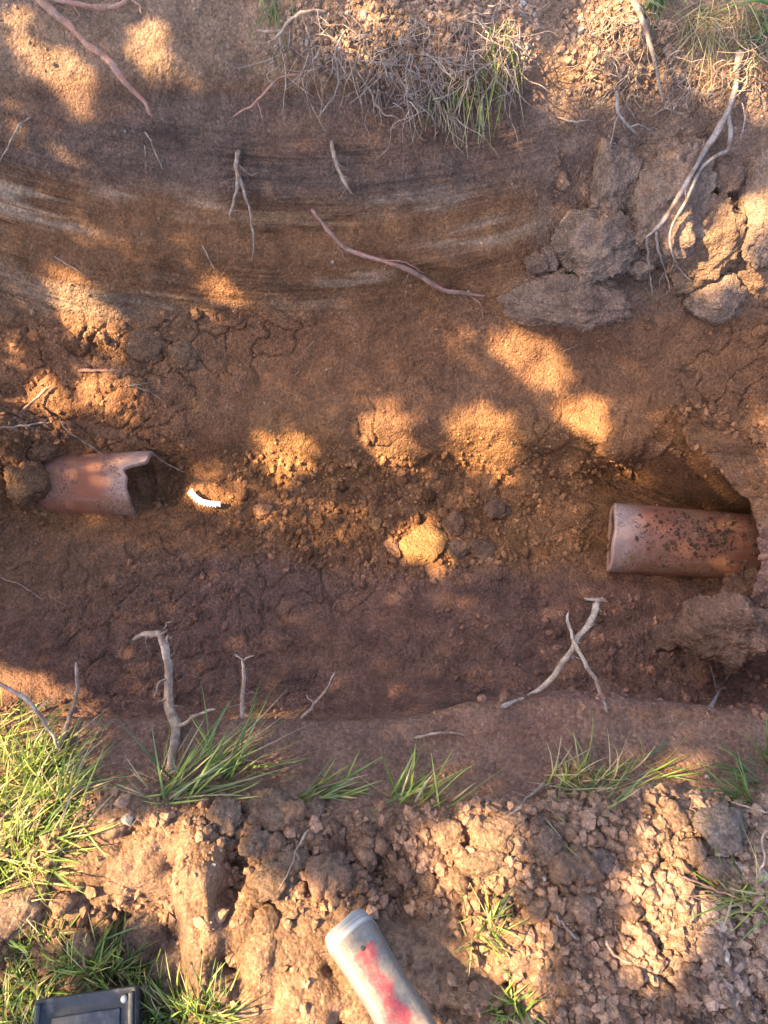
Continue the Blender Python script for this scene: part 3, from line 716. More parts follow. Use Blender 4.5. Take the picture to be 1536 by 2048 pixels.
root('curved thin root hanging down left of the turf', [(690, 60, .03), (672, 110, .035), (678, 160, .03), (662, 200, .025), (634, 234, .015)], .0026, .0014, Rg)
root('short curled root hanging under left end of turf', [(640, 100, .03), (624, 128, .03), (620, 160, .025)], .0024, .0016, Rp)
root('pale curling root tip below the middle of the turf', [(698, 120, .03), (738, 175, .03), (750, 205, .03), (770, 230, .025), (790, 234, .02), (818, 262, .012)], .0022, .0018, Rp)
root('long pale forked root hanging over the big clods', [(1478, 100, 0.010), (1472, 150, 0.017), (1465, 200, 0.021), (1432, 268, 0.025), (1400, 320, 0.026), (1370, 372, 0.026), (1338, 425, 0.025), (1312, 458, 0.023), (1294, 474, 0.021)], .0075, .0040, Rg,
     [([(1294, 474, 0.021), (1296, 510, 0.017), (1300, 550, 0.014), (1304, 588, 0.010)], .0035, .002), ([(1310, 460, 0.021), (1318, 505, 0.019), (1332, 545, 0.016), (1341, 584, 0.012)], .0032, .0018),
      ([(1454, 225, 0.022), (1461, 265, 0.023), (1456, 298, 0.025), (1430, 316, 0.025), (1404, 332, 0.025), (1385, 372, 0.025), (1362, 420, 0.023), (1340, 462, 0.021), (1343, 505, 0.017), (1360, 540, 0.014), (1382, 562, 0.010)], .0045, .002),
      ([(1486, 205, 0.017), (1488, 250, 0.016), (1478, 290, 0.010)], .0022, .0012), ([(1342, 540, 0.014), (1350, 520, 0.016), (1352, 525, 0.016)], .0014, .001), ([(1480, 165, 0.017), (1500, 150, 0.017), (1528, 168, 0.014)], .002, .0012), ([(1330, 545, 0.014), (1320, 560, 0.012), (1318, 575, 0.010)], .0012, .0007)])
root('thin root forking near the top of far wall, above the tall clod', [(1234, 180, .02), (1236, 225, .025), (1254, 248, .025), (1272, 268, .015)], .004, .0022, Rg, [([(1235, 232, .025), (1226, 262, .02), (1221, 292, .01)], .0024, .001), ([(1260, 254, .025), (1282, 250, .025), (1305, 262, .012)], .0022, .001)])
root('sunlit slanting root in the bright patch at the top right', [(1262, -10, .03), (1285, 40, .035), (1300, 90, .04), (1315, 150, .035), (1325, 208, .025)], .006, .003, Rp)
root('short root lying flat on the wall below the sunlit turf', [(1115, 234), (1145, 242, .008), (1180, 240)], .0024, .0016, Rp)
root('thick knotted pale root jutting from near lip over the trench', [(338, 1545, .01), (347, 1500, .02), (352, 1460, 'z', -.085), (340, 1410, 'z', -.075), (336, 1350, 'z', -.065), (328, 1300, 'z', -.06), (318, 1268, 'z', -.06), (292, 1268, 'z', -.065), (264, 1278, 'z', -.075)], .0092, .0052, Rp,
     [([(320, 1272, 'z', -.06), (332, 1262, 'z', -.05), (330, 1250, 'z', -.05), (346, 1244, 'z', -.05)], .002, .0008), ([(338, 1356, 'z', -.065), (322, 1362, 'z', -.06), (314, 1378, 'z', -.06), (308, 1396, 'z', -.06)], .0025, .0012),
      ([(352, 1455, 'z', -.08), (380, 1440, 'z', -.07), (405, 1425, 'z', -.065), (432, 1418, 'z', -.06)], .0034, .0024), ([(336, 1395, 'z', -.07), (322, 1402, 'z', -.07), (314, 1404, 'z', -.07)], .0018, .001), ([(330, 1285, 'z', -.06), (340, 1272, 'z', -.055), (342, 1278, 'z', -.055)], .003, .002)], wig=.004)
root('short root stub with a splayed tip rising from near lip', [(486, 1440, 'z', -.12), (485, 1400, 'z', -.12), (488, 1355, 'z', -.12), (485, 1318, 'z', -.12)], .0042, .0032, Rb, [([(485, 1320, 'z', -.12), (474, 1312, 'z', -.12), (467, 1310, 'z', -.12)], .0016, .001), ([(486, 1320, 'z', -.12), (498, 1314, 'z', -.12), (508, 1310, 'z', -.12)], .0016, .001), ([(487, 1345, 'z', -.12), (496, 1338, 'z', -.12), (506, 1340, 'z', -.12)], .0016, .0008)])
root('thin slanting root at the near lip, left of centre', [(600, 1442, 'z', -.12), (625, 1412, 'z', -.11), (652, 1380, 'z', -.10), (670, 1342, 'z', -.10)], .0026, .0016, Rb, [([(628, 1408, 'z', -.11), (616, 1395, 'z', -.11), (612, 1388, 'z', -.11)], .0014, .0008)])
root('long bent root with a knotted top crossing the thin root', [(1000, 1418, .004), (1065, 1386, 'z', -.10), (1110, 1350, 'z', -.09), (1140, 1305, 'z', -.08), (1160, 1272, 'z', -.075), (1182, 1245, 'z', -.07), (1190, 1215, 'z', -.07), (1192, 1200, 'z', -.07), (1168, 1195, 'z', -.07)], .0042, .0062, Rp, [([(1190, 1202, 'z', -.07), (1204, 1198, 'z', -.065), (1212, 1204, 'z', -.065)], .005, .002), ([(1172, 1260, 'z', -.075), (1184, 1250, 'z', -.07), (1192, 1248, 'z', -.07)], .0016, .0008)], wig=.003)
root('thin straight root crossing the long bent root', [(1216, 1425, .004), (1196, 1375, 'z', -.09), (1172, 1330, 'z', -.08), (1148, 1285, 'z', -.07), (1138, 1250, 'z', -.065), (1135, 1224, 'z', -.06)], .0038, .0026, Rp)
root('thin grey root at near lip close to the right edge', [(1418, 1420, .01), (1440, 1380, .02), (1458, 1350, .02), (1462, 1334, .02)], .003, .0012, Rg, [([(1432, 1374, .01), (1426, 1350, .01), (1420, 1330, .01)], .0018, .001)])
root('dark upright root at left above the lush grass', [(112, 1500, .02), (138, 1440, 'z', -.09), (154, 1380, 'z', -.08), (152, 1324, 'z', -.07)], .0045, .0028, Rb)
root('pale thin root arching over the lush grass at left edge', [(-10, 1362, 'z', -.03), (40, 1390, 'z', -.03), (80, 1430, 'z', -.03), (108, 1475, 'z', -.04), (118, 1500, 'z', -.05)], .0032, .0024, Rg)
root('thin pale rootlet touching the top of the broken pipe', [(118, 838, .01), (136, 862, .05), (165, 882, .055), (190, 898, .045), (206, 910, .04)], .0022, .0018, Rp)
root('thin straw-coloured rootlet right of the broken pipe rim', [(300, 904, .012), (335, 928, .012), (372, 946, .004)], .0018, .0014, Rp)
root('reddish stick half buried above the broken pipe', [(155, 741, .002), (200, 741, .006), (246, 742, .0)], .0045, .003, Rr)
root('pale split rootlet on the shelf above the broken pipe', [(255, 768), (280, 776, .008), (302, 786, .01), (324, 801, .004)], .0026, .0018, Rp, [([(262, 768, .005), (285, 768, .008), (298, 764, .006)], .0016, .001)])
root('short pale rootlet stuck in the scraped wall at left', [(404, 490), (418, 516, .01), (433, 545, .004)], .0018, .0014, Rp)
root('thin dark rootlet lying in the grooves at the left wall', [(108, 512), (140, 532, .004), (182, 556)], .0018, .0012, Rb)
root('thin bar standing for a slanting shadow line at left edge above the broken pipe', [(28, 838, .006), (62, 806, .02), (102, 770, .01)], .0035, .003, Rb)  # bar shape put where only a shadow line falls
root('dark bar standing for a level shadow line at left edge beside the pipe', [(-8, 856, .01), (40, 852, .012), (98, 844, .002)], .004, .002, Rb)  # level shadow line modelled as a dark brown bar
root('thin rootlet curling over the clods on the near bank', [(616, 1658, .02), (592, 1700, .02), (578, 1740, .02), (556, 1782, .01)], .0014, .0011, Rp, [([(590, 1706, .02), (600, 1722, .02)], .001, .0008)])
root('curly pale rootlet at the right edge of near bank', [(1462, 1604, .02), (1490, 1612, .03), (1540, 1628, .02)], .0014, .0012, Rp)
root('looping pale rootlet low on the right edge of near bank', [(1545, 1640, .03), (1524, 1680, .03), (1530, 1720, .03), (1512, 1752, .02)], .0018, .0014, Rp)
root('straw-coloured dry stalk slanting at the lip, right of centre', [(1090, 1568, .02), (1060, 1592, .025), (1040, 1612, .02), (1010, 1636, .008)], .0024, .0014, Rp)
root('thin root half buried in the smooth ledge', [(826, 1478, .0), (862, 1468, .004), (900, 1464, .004), (935, 1470, .0)], .0026, .0018, Rb)
root('thin rootlet bent on the near bank beside the lit strip', [(1110, 1828, .01), (1130, 1852, .015), (1160, 1880, .008)], .0018, .0012, Rg)
root('curved dry rootlet at the left of the lit strip', [(1212, 1880, .02), (1228, 1910, .02), (1262, 1925, .015)], .0018, .0014, Rp)
root('red stalk leaning into the grass at the right edge', [(1362, 1752, .02), (1420, 1776, .03), (1476, 1796, .03)], .0014, .0010, Rr, [([(1364, 1788, .02), (1410, 1800, .03), (1450, 1808, .03)], .0014, .001)])
root('fine rootlets lying on the near floor at left', [(0, 1155), (45, 1172, .004), (86, 1200)], .0016, .0010, Rb, [([(96, 1190), (115, 1202, .003), (136, 1212)], .0012, .0008)])
root('small pale rootlet on the far wall below the earth slab', [(1126, 703), (1142, 696, .005), (1164, 684)], .0018, .0012, Rp)
root('thin pale rootlet on the shelf right of centre', [(612, 700), (622, 688, .004), (630, 680)], .0014, .0010, Rp, [([(588, 752), (598, 742, .003), (606, 728)], .001, .0007)])

# ------------------------------------------------------------------ grass
G1, G2, G3, STRAW = np.array([.13, .20, .04]), np.array([.24, .28, .055]), np.array([.08, .14, .045]), np.array([.36, .29, .15])
def blades(spec, seed):
    """spec: list of (base point, direction, length, width, droop, colour)"""
    r = np.random.RandomState(seed); V = []; F = []; Cc = []
    for (b, d, ln, w, dr, c) in spec:
        d = d.normalized(); side = d.cross(Vector((r.randn(), r.randn(), r.randn())))
        if side.length < 1e-3: side = Vector((1, 0, 0))
        side.normalize(); up = side.cross(d); n = 5; i0 = len(V); bend = Vector((r.randn() * .25, r.randn() * .25, -1.0))
        for k in range(n + 1):
            f = k / n; c0 = b + d * ln * f + bend * (dr * ln * f * f)
            ww = w * (1 - f ** 2.2) * .5 + .0001
            V += [c0 - side * ww, c0 + up * ww * .45, c0 + side * ww]; Cc += [c * (.75 + .4 * f)] * 3
        for k in range(n):
            a = i0 + 3 * k; F += [(a, a + 1, a + 4, a + 3), (a + 1, a + 2, a + 5, a + 4)]
    return V, F, Cc
def tuft(label, base, n, lean, spread, ln, w, droop, mix, seed, group=None, name='grass_tuft', lift=0.0, kind=None, parent=None):
    """base: list of (px, py, rx, ry) patches; lean: world direction"""
    r = np.random.RandomState(seed); spec = []
    for k in range(n):
        cx, cy, rx, ry = base[r.randint(len(base))]
        a = r.rand() * 6.28; q_ = math.sqrt(r.rand())
        p = at(cx + rx * q_ * math.cos(a), cy + ry * q_ * math.sin(a)); p.z -= .003; p.z += lift * r.rand()
        d = Vector(lean) + Vector((r.randn(), r.randn(), r.randn() * .5)) * spread
        u = r.rand(); acc = 0; c = mix[-1][1]
        for pr, cc in mix:
            acc += pr
            if u < acc: c = cc; break
        spec.append((p, d, ln * r.uniform(.45, 1.15), w * .82 * r.uniform(.6, 1.25), droop * r.uniform(.3, 1.6), c * r.uniform(.75, 1.3)))
    V, F, Cc = blades(spec, seed)
    o = link(name, np_mesh(name, np.array([v[:] for v in V]), np.array(F), True, np.array(Cc)), parent, M_grass)
    if kind: o['kind'] = kind
    return tag(o, label, 'grass' if label else None, group) if label else o
GM = [(.25, G1), (.45, G2), (.05, G3), (.25, STRAW)]
GD = [(.35, G1), (.3, G2), (.15, G3), (.2, STRAW)]
GS = [(.25, G1), (.25, G2), (.5, STRAW)]
tuft('lush sunlit grass clump at the left edge beside the trench', [(20, 1520, 80, 110), (60, 1640, 100, 100), (10, 1740, 70, 80), (90, 1560, 60, 60)], 1050, (.45, .15, .6), .5, .08, .0028, .35, GM, 51, kind='stuff')
tuft('long-bladed green tuft at lip right of the thick knotted root', [(400, 1570, 60, 35), (440, 1540, 40, 30), (350, 1590, 40, 25)], 85, (.65, .55, .55), .42, .13, .0036, .3, GD, 52)
tuft('dry straw clump around the foot of the thick knotted root', [(320, 1580, 40, 30), (345, 1560, 25, 30)], 70, (-.1, -.1, .6), .6, .07, .0018, .4, [(.15, G2), (.85, STRAW)], 53)
tuft('few slender blades leaning right at lip, left of centre', [(650, 1585, 45, 20), (610, 1600, 25, 15)], 34, (.8, .3, .5), .3, .075, .004, .3, GD, 54)
tuft('narrow green blades at lip with one long blade leaning right', [(850, 1610, 60, 18), (800, 1590, 25, 15)], 44, (.45, .5, .5), .38, .085, .0036, .25, GM, 55)
tuft('dry and green tuft at the lip on the right', [(1120, 1560, 40, 30), (1180, 1560, 50, 25)], 110, (.2, .1, .6), .55, .075, .0024, .4, GS, 56)
tuft('sparse blades fanning right along the lip at right', [(1290, 1540, 80, 20), (1200, 1590, 40, 40)], 46, (.8, .2, .5), .45, .09, .0026, .3, GD, 57)
tuft('dark green tuft at the right edge above the curly rootlet', [(1520, 1540, 35, 40), (1490, 1600, 25, 20)], 60, (-.4, .3, .6), .4, .085, .003, .3, [(.6, G3), (.4, G1)], 58)
tuft('tangled yellow-green tuft low on the right edge', [(1520, 1810, 40, 40), (1490, 1790, 25, 25)], 90, (-.7, .25, .5), .4, .10, .0028, .35, GS, 59)
tuft('bright green sprig in the lit soil right of the handle', [(965, 1880, 35, 40), (985, 1850, 20, 30)], 60, (.1, .3, .7), .5, .055, .0036, .3, GM, 60)
tuft('bright green sprig at the bottom edge, right of the handle', [(1020, 2020, 40, 30)], 60, (.0, .3, .7), .5, .05, .0036, .3, GM, 61)
tuft('lawn grass round the black tray at bottom left', [(60, 1930, 90, 70), (40, 2030, 70, 50), (180, 1930, 90, 35), (320, 2030, 60, 35), (400, 2035, 60, 25), (230, 1950, 80, 20)], 1000, (.1, .35, .7), .55, .06, .0028, .4, GD, 62, kind='stuff')
tuft('few stray blades below the dry tuft at the lip', [(1110, 1640, 30, 30)], 14, (.2, -.3, .5), .4, .06, .0026, .3, GD, 63)
tuft('thin grass at top edge, left of the hanging turf', [(545, 10, 40, 25)], 40, (.1, -.4, -.3), .35, .09, .0024, .3, GD, 64, lift=.02)
tuft('green blades poking in at the top edge above bright patch', [(1320, -5, 30, 15)], 40, (-.3, -.5, .1), .4, .075, .0036, .3, [(.6, G3), (.4, G1)], 65, lift=.02)
tuft('dry yellow grass hanging in the top right corner', [(1450, 20, 70, 30), (1400, 60, 40, 30)], 130, (-.1, -.6, .1), .45, .10, .0018, .5, [(.2, G2), (.8, STRAW)], 66, lift=.02)
tuft('dark grass at the right edge, top corner', [(1530, 60, 20, 50)], 50, (-.3, -.4, .2), .4, .09, .003, .4, [(.7, G3), (.3, G1)], 67, lift=.02)

# hanging turf on the far lip: roots, grass and clinging crumbs
turf = empty('hanging_turf', at(820, 90))
def fine_roots(parent, base, n, ln, r_, mat, seed, fall=(0, -.45, -.6), lift=.03, curl=.35):
    r = np.random.RandomState(seed); V = []; F = []
    for k in range(n):
        cx, cy, rx, ry = base[r.randint(len(base))]
        p = at(cx + rx * r.uniform(-1, 1), cy + ry * r.uniform(-1, 1), lift * r.rand()); d = (Vector(fall) + Vector((r.randn() * .7, r.randn() * .25, r.randn() * .4))).normalized()
        pts = [p]; l_ = ln * r.uniform(.35, 1.2)
        for j in range(4):
            d = (d + Vector((r.randn(), r.randn() * .5, r.randn() - .15)) * curl).normalized(); p = p + d * l_ / 4; pts.append(p)
        v, f = tube(smooth_path(pts, 12), r_ * r.uniform(.6, 1.4), r_ * .5, 5, .2, k); F += [tuple(i + len(V) for i in g) for g in f]; V += v
    iv = parent.matrix_world.inverted() if parent else Matrix()
    bpy.context.view_layer.update(); iv = parent.matrix_world.inverted()
    o = link('root_mat', np_mesh('root_mat', np.array([(iv @ v)[:] for v in V]), np.array(F)), parent, mat); o['kind'] = 'stuff'
    return o
fine_roots(turf, [(720, 70, 160, 60), (900, 90, 140, 70), (980, 60, 60, 60), (820, 150, 80, 50)], 300, .10, .0008, M_rgrey, 81, lift=.05, curl=.5)
fine_roots(turf, [(700, 90, 120, 50), (930, 110, 110, 60), (860, 190, 50, 40)], 110, .12, .0010, M_rpale, 82, lift=.05, curl=.4)
for (nm, b_, n_, sd_, mx_, ln_) in [('sunlit_blades', [(1000, 90, 35, 30)], 45, 71, GM, .10), ('trailing_blades', [(920, 200, 50, 20), (880, 180, 40, 30)], 70, 72, GS, .09), ('trailing_blades', [(985, 140, 50, 20)], 24, 73, GD, .11)]:
    o = tuft(None, b_, n_, (.0, -.5, -.55), .22, ln_, .0022, .15, mx_, sd_, name=nm, lift=.03, kind='stuff')
    bpy.context.view_layer.update(); o.parent = turf; o.matrix_parent_inverse = turf.matrix_world.inverted()
tag(turf, 'hanging turf of tangled roots and grass on the far lip', 'turf')
turf2 = empty('hanging_roots', at(1230, 120))
fine_roots(turf2, [(1225, 110, 60, 80), (1250, 60, 60, 50)], 150, .07, .0009, M_rpale, 83, lift=.03, curl=.55)
fine_roots(turf2, [(1370, 150, 40, 50)], 80, .06, .0008, M_rgrey, 84, lift=.03, curl=.5)
tag(turf2, 'sunlit tangle of fine roots on the far lip at right', 'roots')
turf3 = empty('hanging_roots', at(1480, 150))
fine_roots(turf3, [(1480, 110, 60, 60)], 80, .08, .0009, M_rpale, 85, lift=.04, curl=.45)
tag(turf3, 'fine roots around the top of the long forked root', 'roots')
crumbs('turf_crumbs', 'pale rounded soil crumbs caught in the hanging turf', 'crumbs', fl(np.clip(ell(IX, IY, 860, 80, 220, 110, 0, .3) + ell(IX, IY, 1230, 90, 110, 110, 0, .3) + .7 * ell(IX, IY, 1375, 175, 30, 60, 0, .4) + .6 * ell(IX, IY, 640, 70, 70, 60, 0, .4), 0, 1)), 2200, .0015, .0085, 35, 1, 1.1, 2.0, .05)

# ------------------------------------------------------------------ pipe shard strip on the floor, sun glare painted white
def glare_strip():
    m, n, l, b = mat_new('glare_white'); b.inputs['Base Color'].default_value = (.80, .78, .76, 1); b.inputs['Roughness'].default_value = .45
    bm = bmesh.new(); pts = [at(380, 981, .016), at(392, 996, .018), at(408, 1005, .018), at(426, 1008, .018), at(441, 1007, .016)]
    path = smooth_path(pts, 28); rows = []
    for i, c in enumerate(path):
        t = (path[min(i + 1, 28)] - path[max(i - 1, 0)]).normalized(); up = Vector((0, -.35, 1)).normalized(); a = t.cross(up).normalized()
        jag = .003 * (1 if i % 2 else -1) * random.uniform(.2, 1.2); w = .0046 + (.001 if i < 24 else 0)
        rows.append([bm.verts.new(c + a * s1 * (w + (jag if s1 > 0 else -jag * .4)) + up * s2) for s1, s2 in ((-1, -.002), (1, -.003), (1, .0015), (0, .0035), (-1, .002))])
    for i in range(28):
        for k in range(5): bm.faces.new((rows[i][k], rows[i][(k + 1) % 5], rows[i + 1][(k + 1) % 5], rows[i + 1][k]))
    bm.faces.new(rows[0][::-1]); bm.faces.new(rows[-1]); bmesh.ops.recalc_face_normals(bm, faces=bm.faces)
    me = bpy.data.meshes.new('glare_strip'); bm.to_mesh(me); bm.free()
    tag(link('glare_strip', me, None, m), 'curved ragged strip of pipe shard, sun glare painted white, right of the broken pipe', 'strip')
glare_strip()

# ------------------------------------------------------------------ tool handle lying on the bank
def handle():
    m, n, l, b = mat_new('worn_red_paint'); tc = N(n, 'ShaderNodeTexCoord'); o = tc.outputs['Object']
    a = noise_tex(n, l, o, 38, 6, .6); f = noise_tex(n, l, o, 240, 4, .6); g = noise_tex(n, l, o, 90, 4, .6)
    sx = N(n, 'ShaderNodeSeparateXYZ'); l.new(o, sx.inputs[0])
    dx = N(n, 'ShaderNodeMath', operation='ABSOLUTE'); ad = N(n, 'ShaderNodeMath', operation='ADD'); ad.inputs[1].default_value = -.004; l.new(sx.outputs[1], ad.inputs[0]); l.new(ad.outputs[0], dx.inputs[0])
    k = N(n, 'ShaderNodeMath', operation='MULTIPLY_ADD'); l.new(a.outputs[0], k.inputs[0]); k.inputs[1].default_value = .045; l.new(dx.outputs[0], k.inputs[2])
    redm = ramp(n, l, k.outputs[0], [(.031, 1), (.036, 0)])
    gate = N(n, 'ShaderNodeMath', operation='GREATER_THAN'); l.new(sx.outputs[0], gate.inputs[0]); gate.inputs[1].default_value = .030
    mu = N(n, 'ShaderNodeMath', operation='MULTIPLY'); l.new(redm, mu.inputs[0]); l.new(gate.outputs[0], mu.inputs[1])
    c = mixc(n, l, (.115, .10, .08, 1), (.065, .065, .068, 1), ramp(n, l, g.outputs[0], [(.42, 0), (.6, 1)]))
    c = mixc(n, l, c, (.22, .022, .026, 1), mu.outputs[0])
    c = mixc(n, l, c, (.16, .105, .068, 1), ramp(n, l, g.outputs[0], [(.48, 0), (.66, .75)]))
    c = mixc(n, l, c, ramp(n, l, f.outputs[0], [(.3, .7), (.7, 1.2)]), .8, 'MULTIPLY')
    l.new(c, b.inputs['Base Color']); b.inputs['Roughness'].default_value = .5
    bp = N(n, 'ShaderNodeBump'); bp.inputs['Strength'].default_value = .3; bp.inputs['Distance'].default_value = .002; l.new(f.outputs[0], bp.inputs['Height']); l.new(bp.outputs[0], b.inputs['Normal'])
    m2, n2, l2, b2 = mat_new('dark_scratched_steel'); tc = N(n2, 'ShaderNodeTexCoord')
    mp = N(n2, 'ShaderNodeMapping'); mp.inputs['Scale'].default_value = (260, 14, 14); l2.new(tc.outputs['Object'], mp.inputs[0]); a2 = noise_tex(n2, l2, mp.outputs[0], 1.0, 5, .6)
    l2.new(mixc(n2, l2, (.09, .09, .09, 1), (.26, .25, .235, 1), ramp(n2, l2, a2.outputs[0], [(.35, 0), (.7, 1)])), b2.inputs['Base Color']); b2.inputs['Roughness'].default_value = .6
    p0 = at_z(702, 1868, .035); p1 = at_z(850, 2110, .10)
    rt = empty('tool_handle', p0); rt.scale = (1, .86, .86); ax = (p1 - p0); ln = ax.length + .12
    rt.rotation_mode = 'QUATERNION'; rt.rotation_quaternion = ax.to_track_quat('X', 'Z')
    def loft(name, secs, mat):
        n_ = 24; V = []; F = []
        for (x, hw, hh, sq) in secs:
            for j in range(n_):
                an = 2 * math.pi * j / n_; cx, cy = math.cos(an), math.sin(an)
                V.append((x, hw * math.copysign(abs(cx) ** sq, cx), hh * math.copysign(abs(cy) ** sq, cy)))
        for i in range(len(secs) - 1):
            for j in range(n_): F.append((i * n_ + j, i * n_ + (j + 1) % n_, (i + 1) * n_ + (j + 1) % n_, (i + 1) * n_ + j))
        return link(name, np_mesh(name, np.array(V), np.array(F)), rt, mat)
    loft('shaft', [(.008 + ln * t, .0325 - .003 * min(1, t * 5) + .0004 * math.sin(t * 40), .028 - .003 * min(1, t * 5), .5) for t in np.linspace(0, 1, 30)], m)
    loft('end_cap', [(-.0105, .0005, .0005, .6), (-.0102, .026, .022, .55), (-.0085, .030, .0255, .52), (-.003, .0318, .0272, .5), (.006, .0332, .0288, .5), (.0095, .0332, .0288, .5), (.0098, .028, .024, .5)], m2)
    bm = bmesh.new(); bmesh.ops.create_cone(bm, cap_ends=True, segments=16, radius1=.0028, radius2=.0024, depth=.002); me = bpy.data.meshes.new('rivet_hole'); bm.to_mesh(me); bm.free()
    m3, _, _, b3 = mat_new('black_hole'); b3.inputs['Base Color'].default_value = (.02, .02, .02, 1)
    h = link('rivet_hole', me, rt, m3); h.location = (.030, .006, .0275)
    tag(rt, 'dirty red-and-grey tool handle with a dark end at bottom edge', 'handle')
handle()

# ------------------------------------------------------------------ black plastic tray
def tray():
    m, n, l, b = mat_new('dusty_black_plastic'); tc = N(n, 'ShaderNodeTexCoord'); o = tc.outputs['Object']
    a = noise_tex(n, l, o, 60, 6, .65); f = noise_tex(n, l, o, 300, 3, .6)
    c = mixc(n, l, (.012, .012, .014, 1), (.16, .145, .13, 1), ramp(n, l, a.outputs[0], [(.56, 0), (.78, .8)]))
    l.new(c, b.inputs['Base Color']); l.new(ramp(n, l, a.outputs[0], [(.4, .5), (.7, .85)]), b.inputs['Roughness'])
    m2, n2, l2, b2 = mat_new('dusty_blue_black_panel'); tc = N(n2, 'ShaderNodeTexCoord'); a2 = noise_tex(n2, l2, tc.outputs['Object'], 120, 6, .7)
    l2.new(mixc(n2, l2, (.016, .017, .022, 1), (.11, .10, .095, 1), ramp(n2, l2, a2.outputs[0], [(.45, 0), (.75, .7)])), b2.inputs['Base Color']); b2.inputs['Roughness'].default_value = .5
    p = at_z(196, 2060, .03)
    rt = empty('black_tray', (p.x, p.y, .0), (math.radians(-3), math.radians(2), math.radians(7)))
    rt.location.y -= .05; rt.scale = (.86, .86, .86)
    def rbox(name, sx, sy, z0, z1, mat, bev=.006, hole=None, loc=(0, 0)):
        bm = bmesh.new(); bmesh.ops.create_cube(bm, size=1)
        for v in bm.verts: v.co = Vector((v.co.x * sx + loc[0], v.co.y * sy + loc[1], z0 if v.co.z < 0 else z1))
        if hole:
            top = max(bm.faces, key=lambda f: f.calc_center_median().z)
            r_ = bmesh.ops.inset_region(bm, faces=[top], thickness=hole[0]); bmesh.ops.translate(bm, verts=top.verts, vec=(0, 0, -hole[1]))
        bmesh.ops.bevel(bm, geom=list(bm.edges), offset=bev, segments=3, affect='EDGES', profile=.6)
        me = bpy.data.meshes.new(name); bm.to_mesh(me); bm.free()
        for q in me.polygons: q.use_smooth = True
        return link(name, me, rt, mat)
    rbox('body', .112, .19, .002, .058, m, .007)
    rbox('lid_frame', .122, .20, .056, .074, m, .0035, (.017, .007))
    rbox('panel', .082, .158, .060, .0695, m2, .0015)
    rbox('side_rib', .006, .19, .072, .0775, m, .002, None, (.0555, 0)); rbox('side_rib', .006, .19, .072, .0775, m, .002, None, (-.0555, 0))
    bm = bmesh.new(); bmesh.ops.create_uvsphere(bm, u_segments=14, v_segments=8, radius=.0045); me = bpy.data.meshes.new('corner_stud'); bm.to_mesh(me); bm.free()
    m3, _, _, b3 = mat_new('dusty_stud'); b3.inputs['Base Color'].default_value = (.20, .19, .175, 1)
    s_ = link('corner_stud', me, rt, m3); s_.location = (.047, .088, .0735)
    tag(rt, 'black plastic tray with a recessed blue-black lid at bottom left', 'tray')
tray()

# ------------------------------------------------------------------ unseen tree left of the picture, crown gaps cut to place the sun patches
LIT = [  # x, y, rx, ry, rotation, how open the crown is there
 (110, 135, 98, 36, 48, 1), (288, 90, 42, 64, 0, 1), (30, 55, 22, 42, 0, .8), (20, 215, 25, 30, 0, .5), (120, 290, 60, 22, 40, .4),
 (715, 55, 90, 55, 0, .8), (800, 170, 60, 30, 0, .5), (1010, 110, 45, 60, 0, .7), (1000, 220, 60, 30, 0, .3), (860, 60, 60, 50, 0, .3),
 (1110, 160, 38, 60, 0, 1), (1190, 130, 48, 80, 0, 1), (1225, 45, 60, 60, 0, 1), (1290, 150, 42, 65, 0, 1), (1500, 180, 55, 38, 0, .9), (1420, 170, 35, 38, 0, .9), (1440, 30, 70, 35, 0, .6),
 (1462, 540, 60, 62, -20, .9), (1505, 460, 40, 55, 20, .9),
 (385, 475, 60, 26, 0, .25), (140, 460, 60, 24, 35, .45), (425, 565, 56, 26, 15, .9), (370, 618, 60, 20, 5, .55),
 (155, 620, 88, 50, 35, 1), (118, 562, 28, 32, 0, 1), (195, 690, 26, 36, 0, .5), (40, 690, 40, 40, 0, .35),
 (82, 790, 40, 58, 0, .9), (202, 786, 56, 46, 15, .95), (30, 850, 45, 24, 0, .6), (250, 852, 40, 16, 20, .5),
 (122, 968, 44, 38, 0, .9), (215, 925, 50, 40, 0, .25), (565, 905, 48, 56, 0, 1), (425, 938, 36, 30, 0, .6),
 (765, 865, 60, 52, 0, 1), (760, 795, 40, 40, 0, .45), (950, 868, 72, 70, 0, 1), (1005, 945, 34, 22, 25, .8),
 (1065, 722, 88, 40, 30, .9), (935, 690, 36, 50, 0, .4), (1012, 690, 40, 34, 0, .9), (1060, 790, 80, 24, 0, .35),
 (1168, 818, 40, 38, 0, .9), (1196, 860, 28, 14, 20, .9), (1282, 956, 34, 14, 0, .9), (1400, 925, 36, 40, 30, .7), (1335, 956, 24, 12, 0, .6), (1190, 925, 36, 30, 0, .4), (1340, 850, 40, 50, 0, .3),
 (842, 1090, 52, 52, 0, 1), (905, 1175, 34, 44, 0, .4), (650, 1040, 110, 42, 12, .4), (540, 1010, 70, 34, 0, .3), (412, 997, 48, 26, 20, 1), (330, 960, 50, 34, 0, .3),
 (470, 1540, 100, 70, 0, .45), (850, 1590, 80, 40, 0, .3), (1180, 1560, 70, 30, 0, .35), (1440, 1610, 60, 20, 0, .2)]
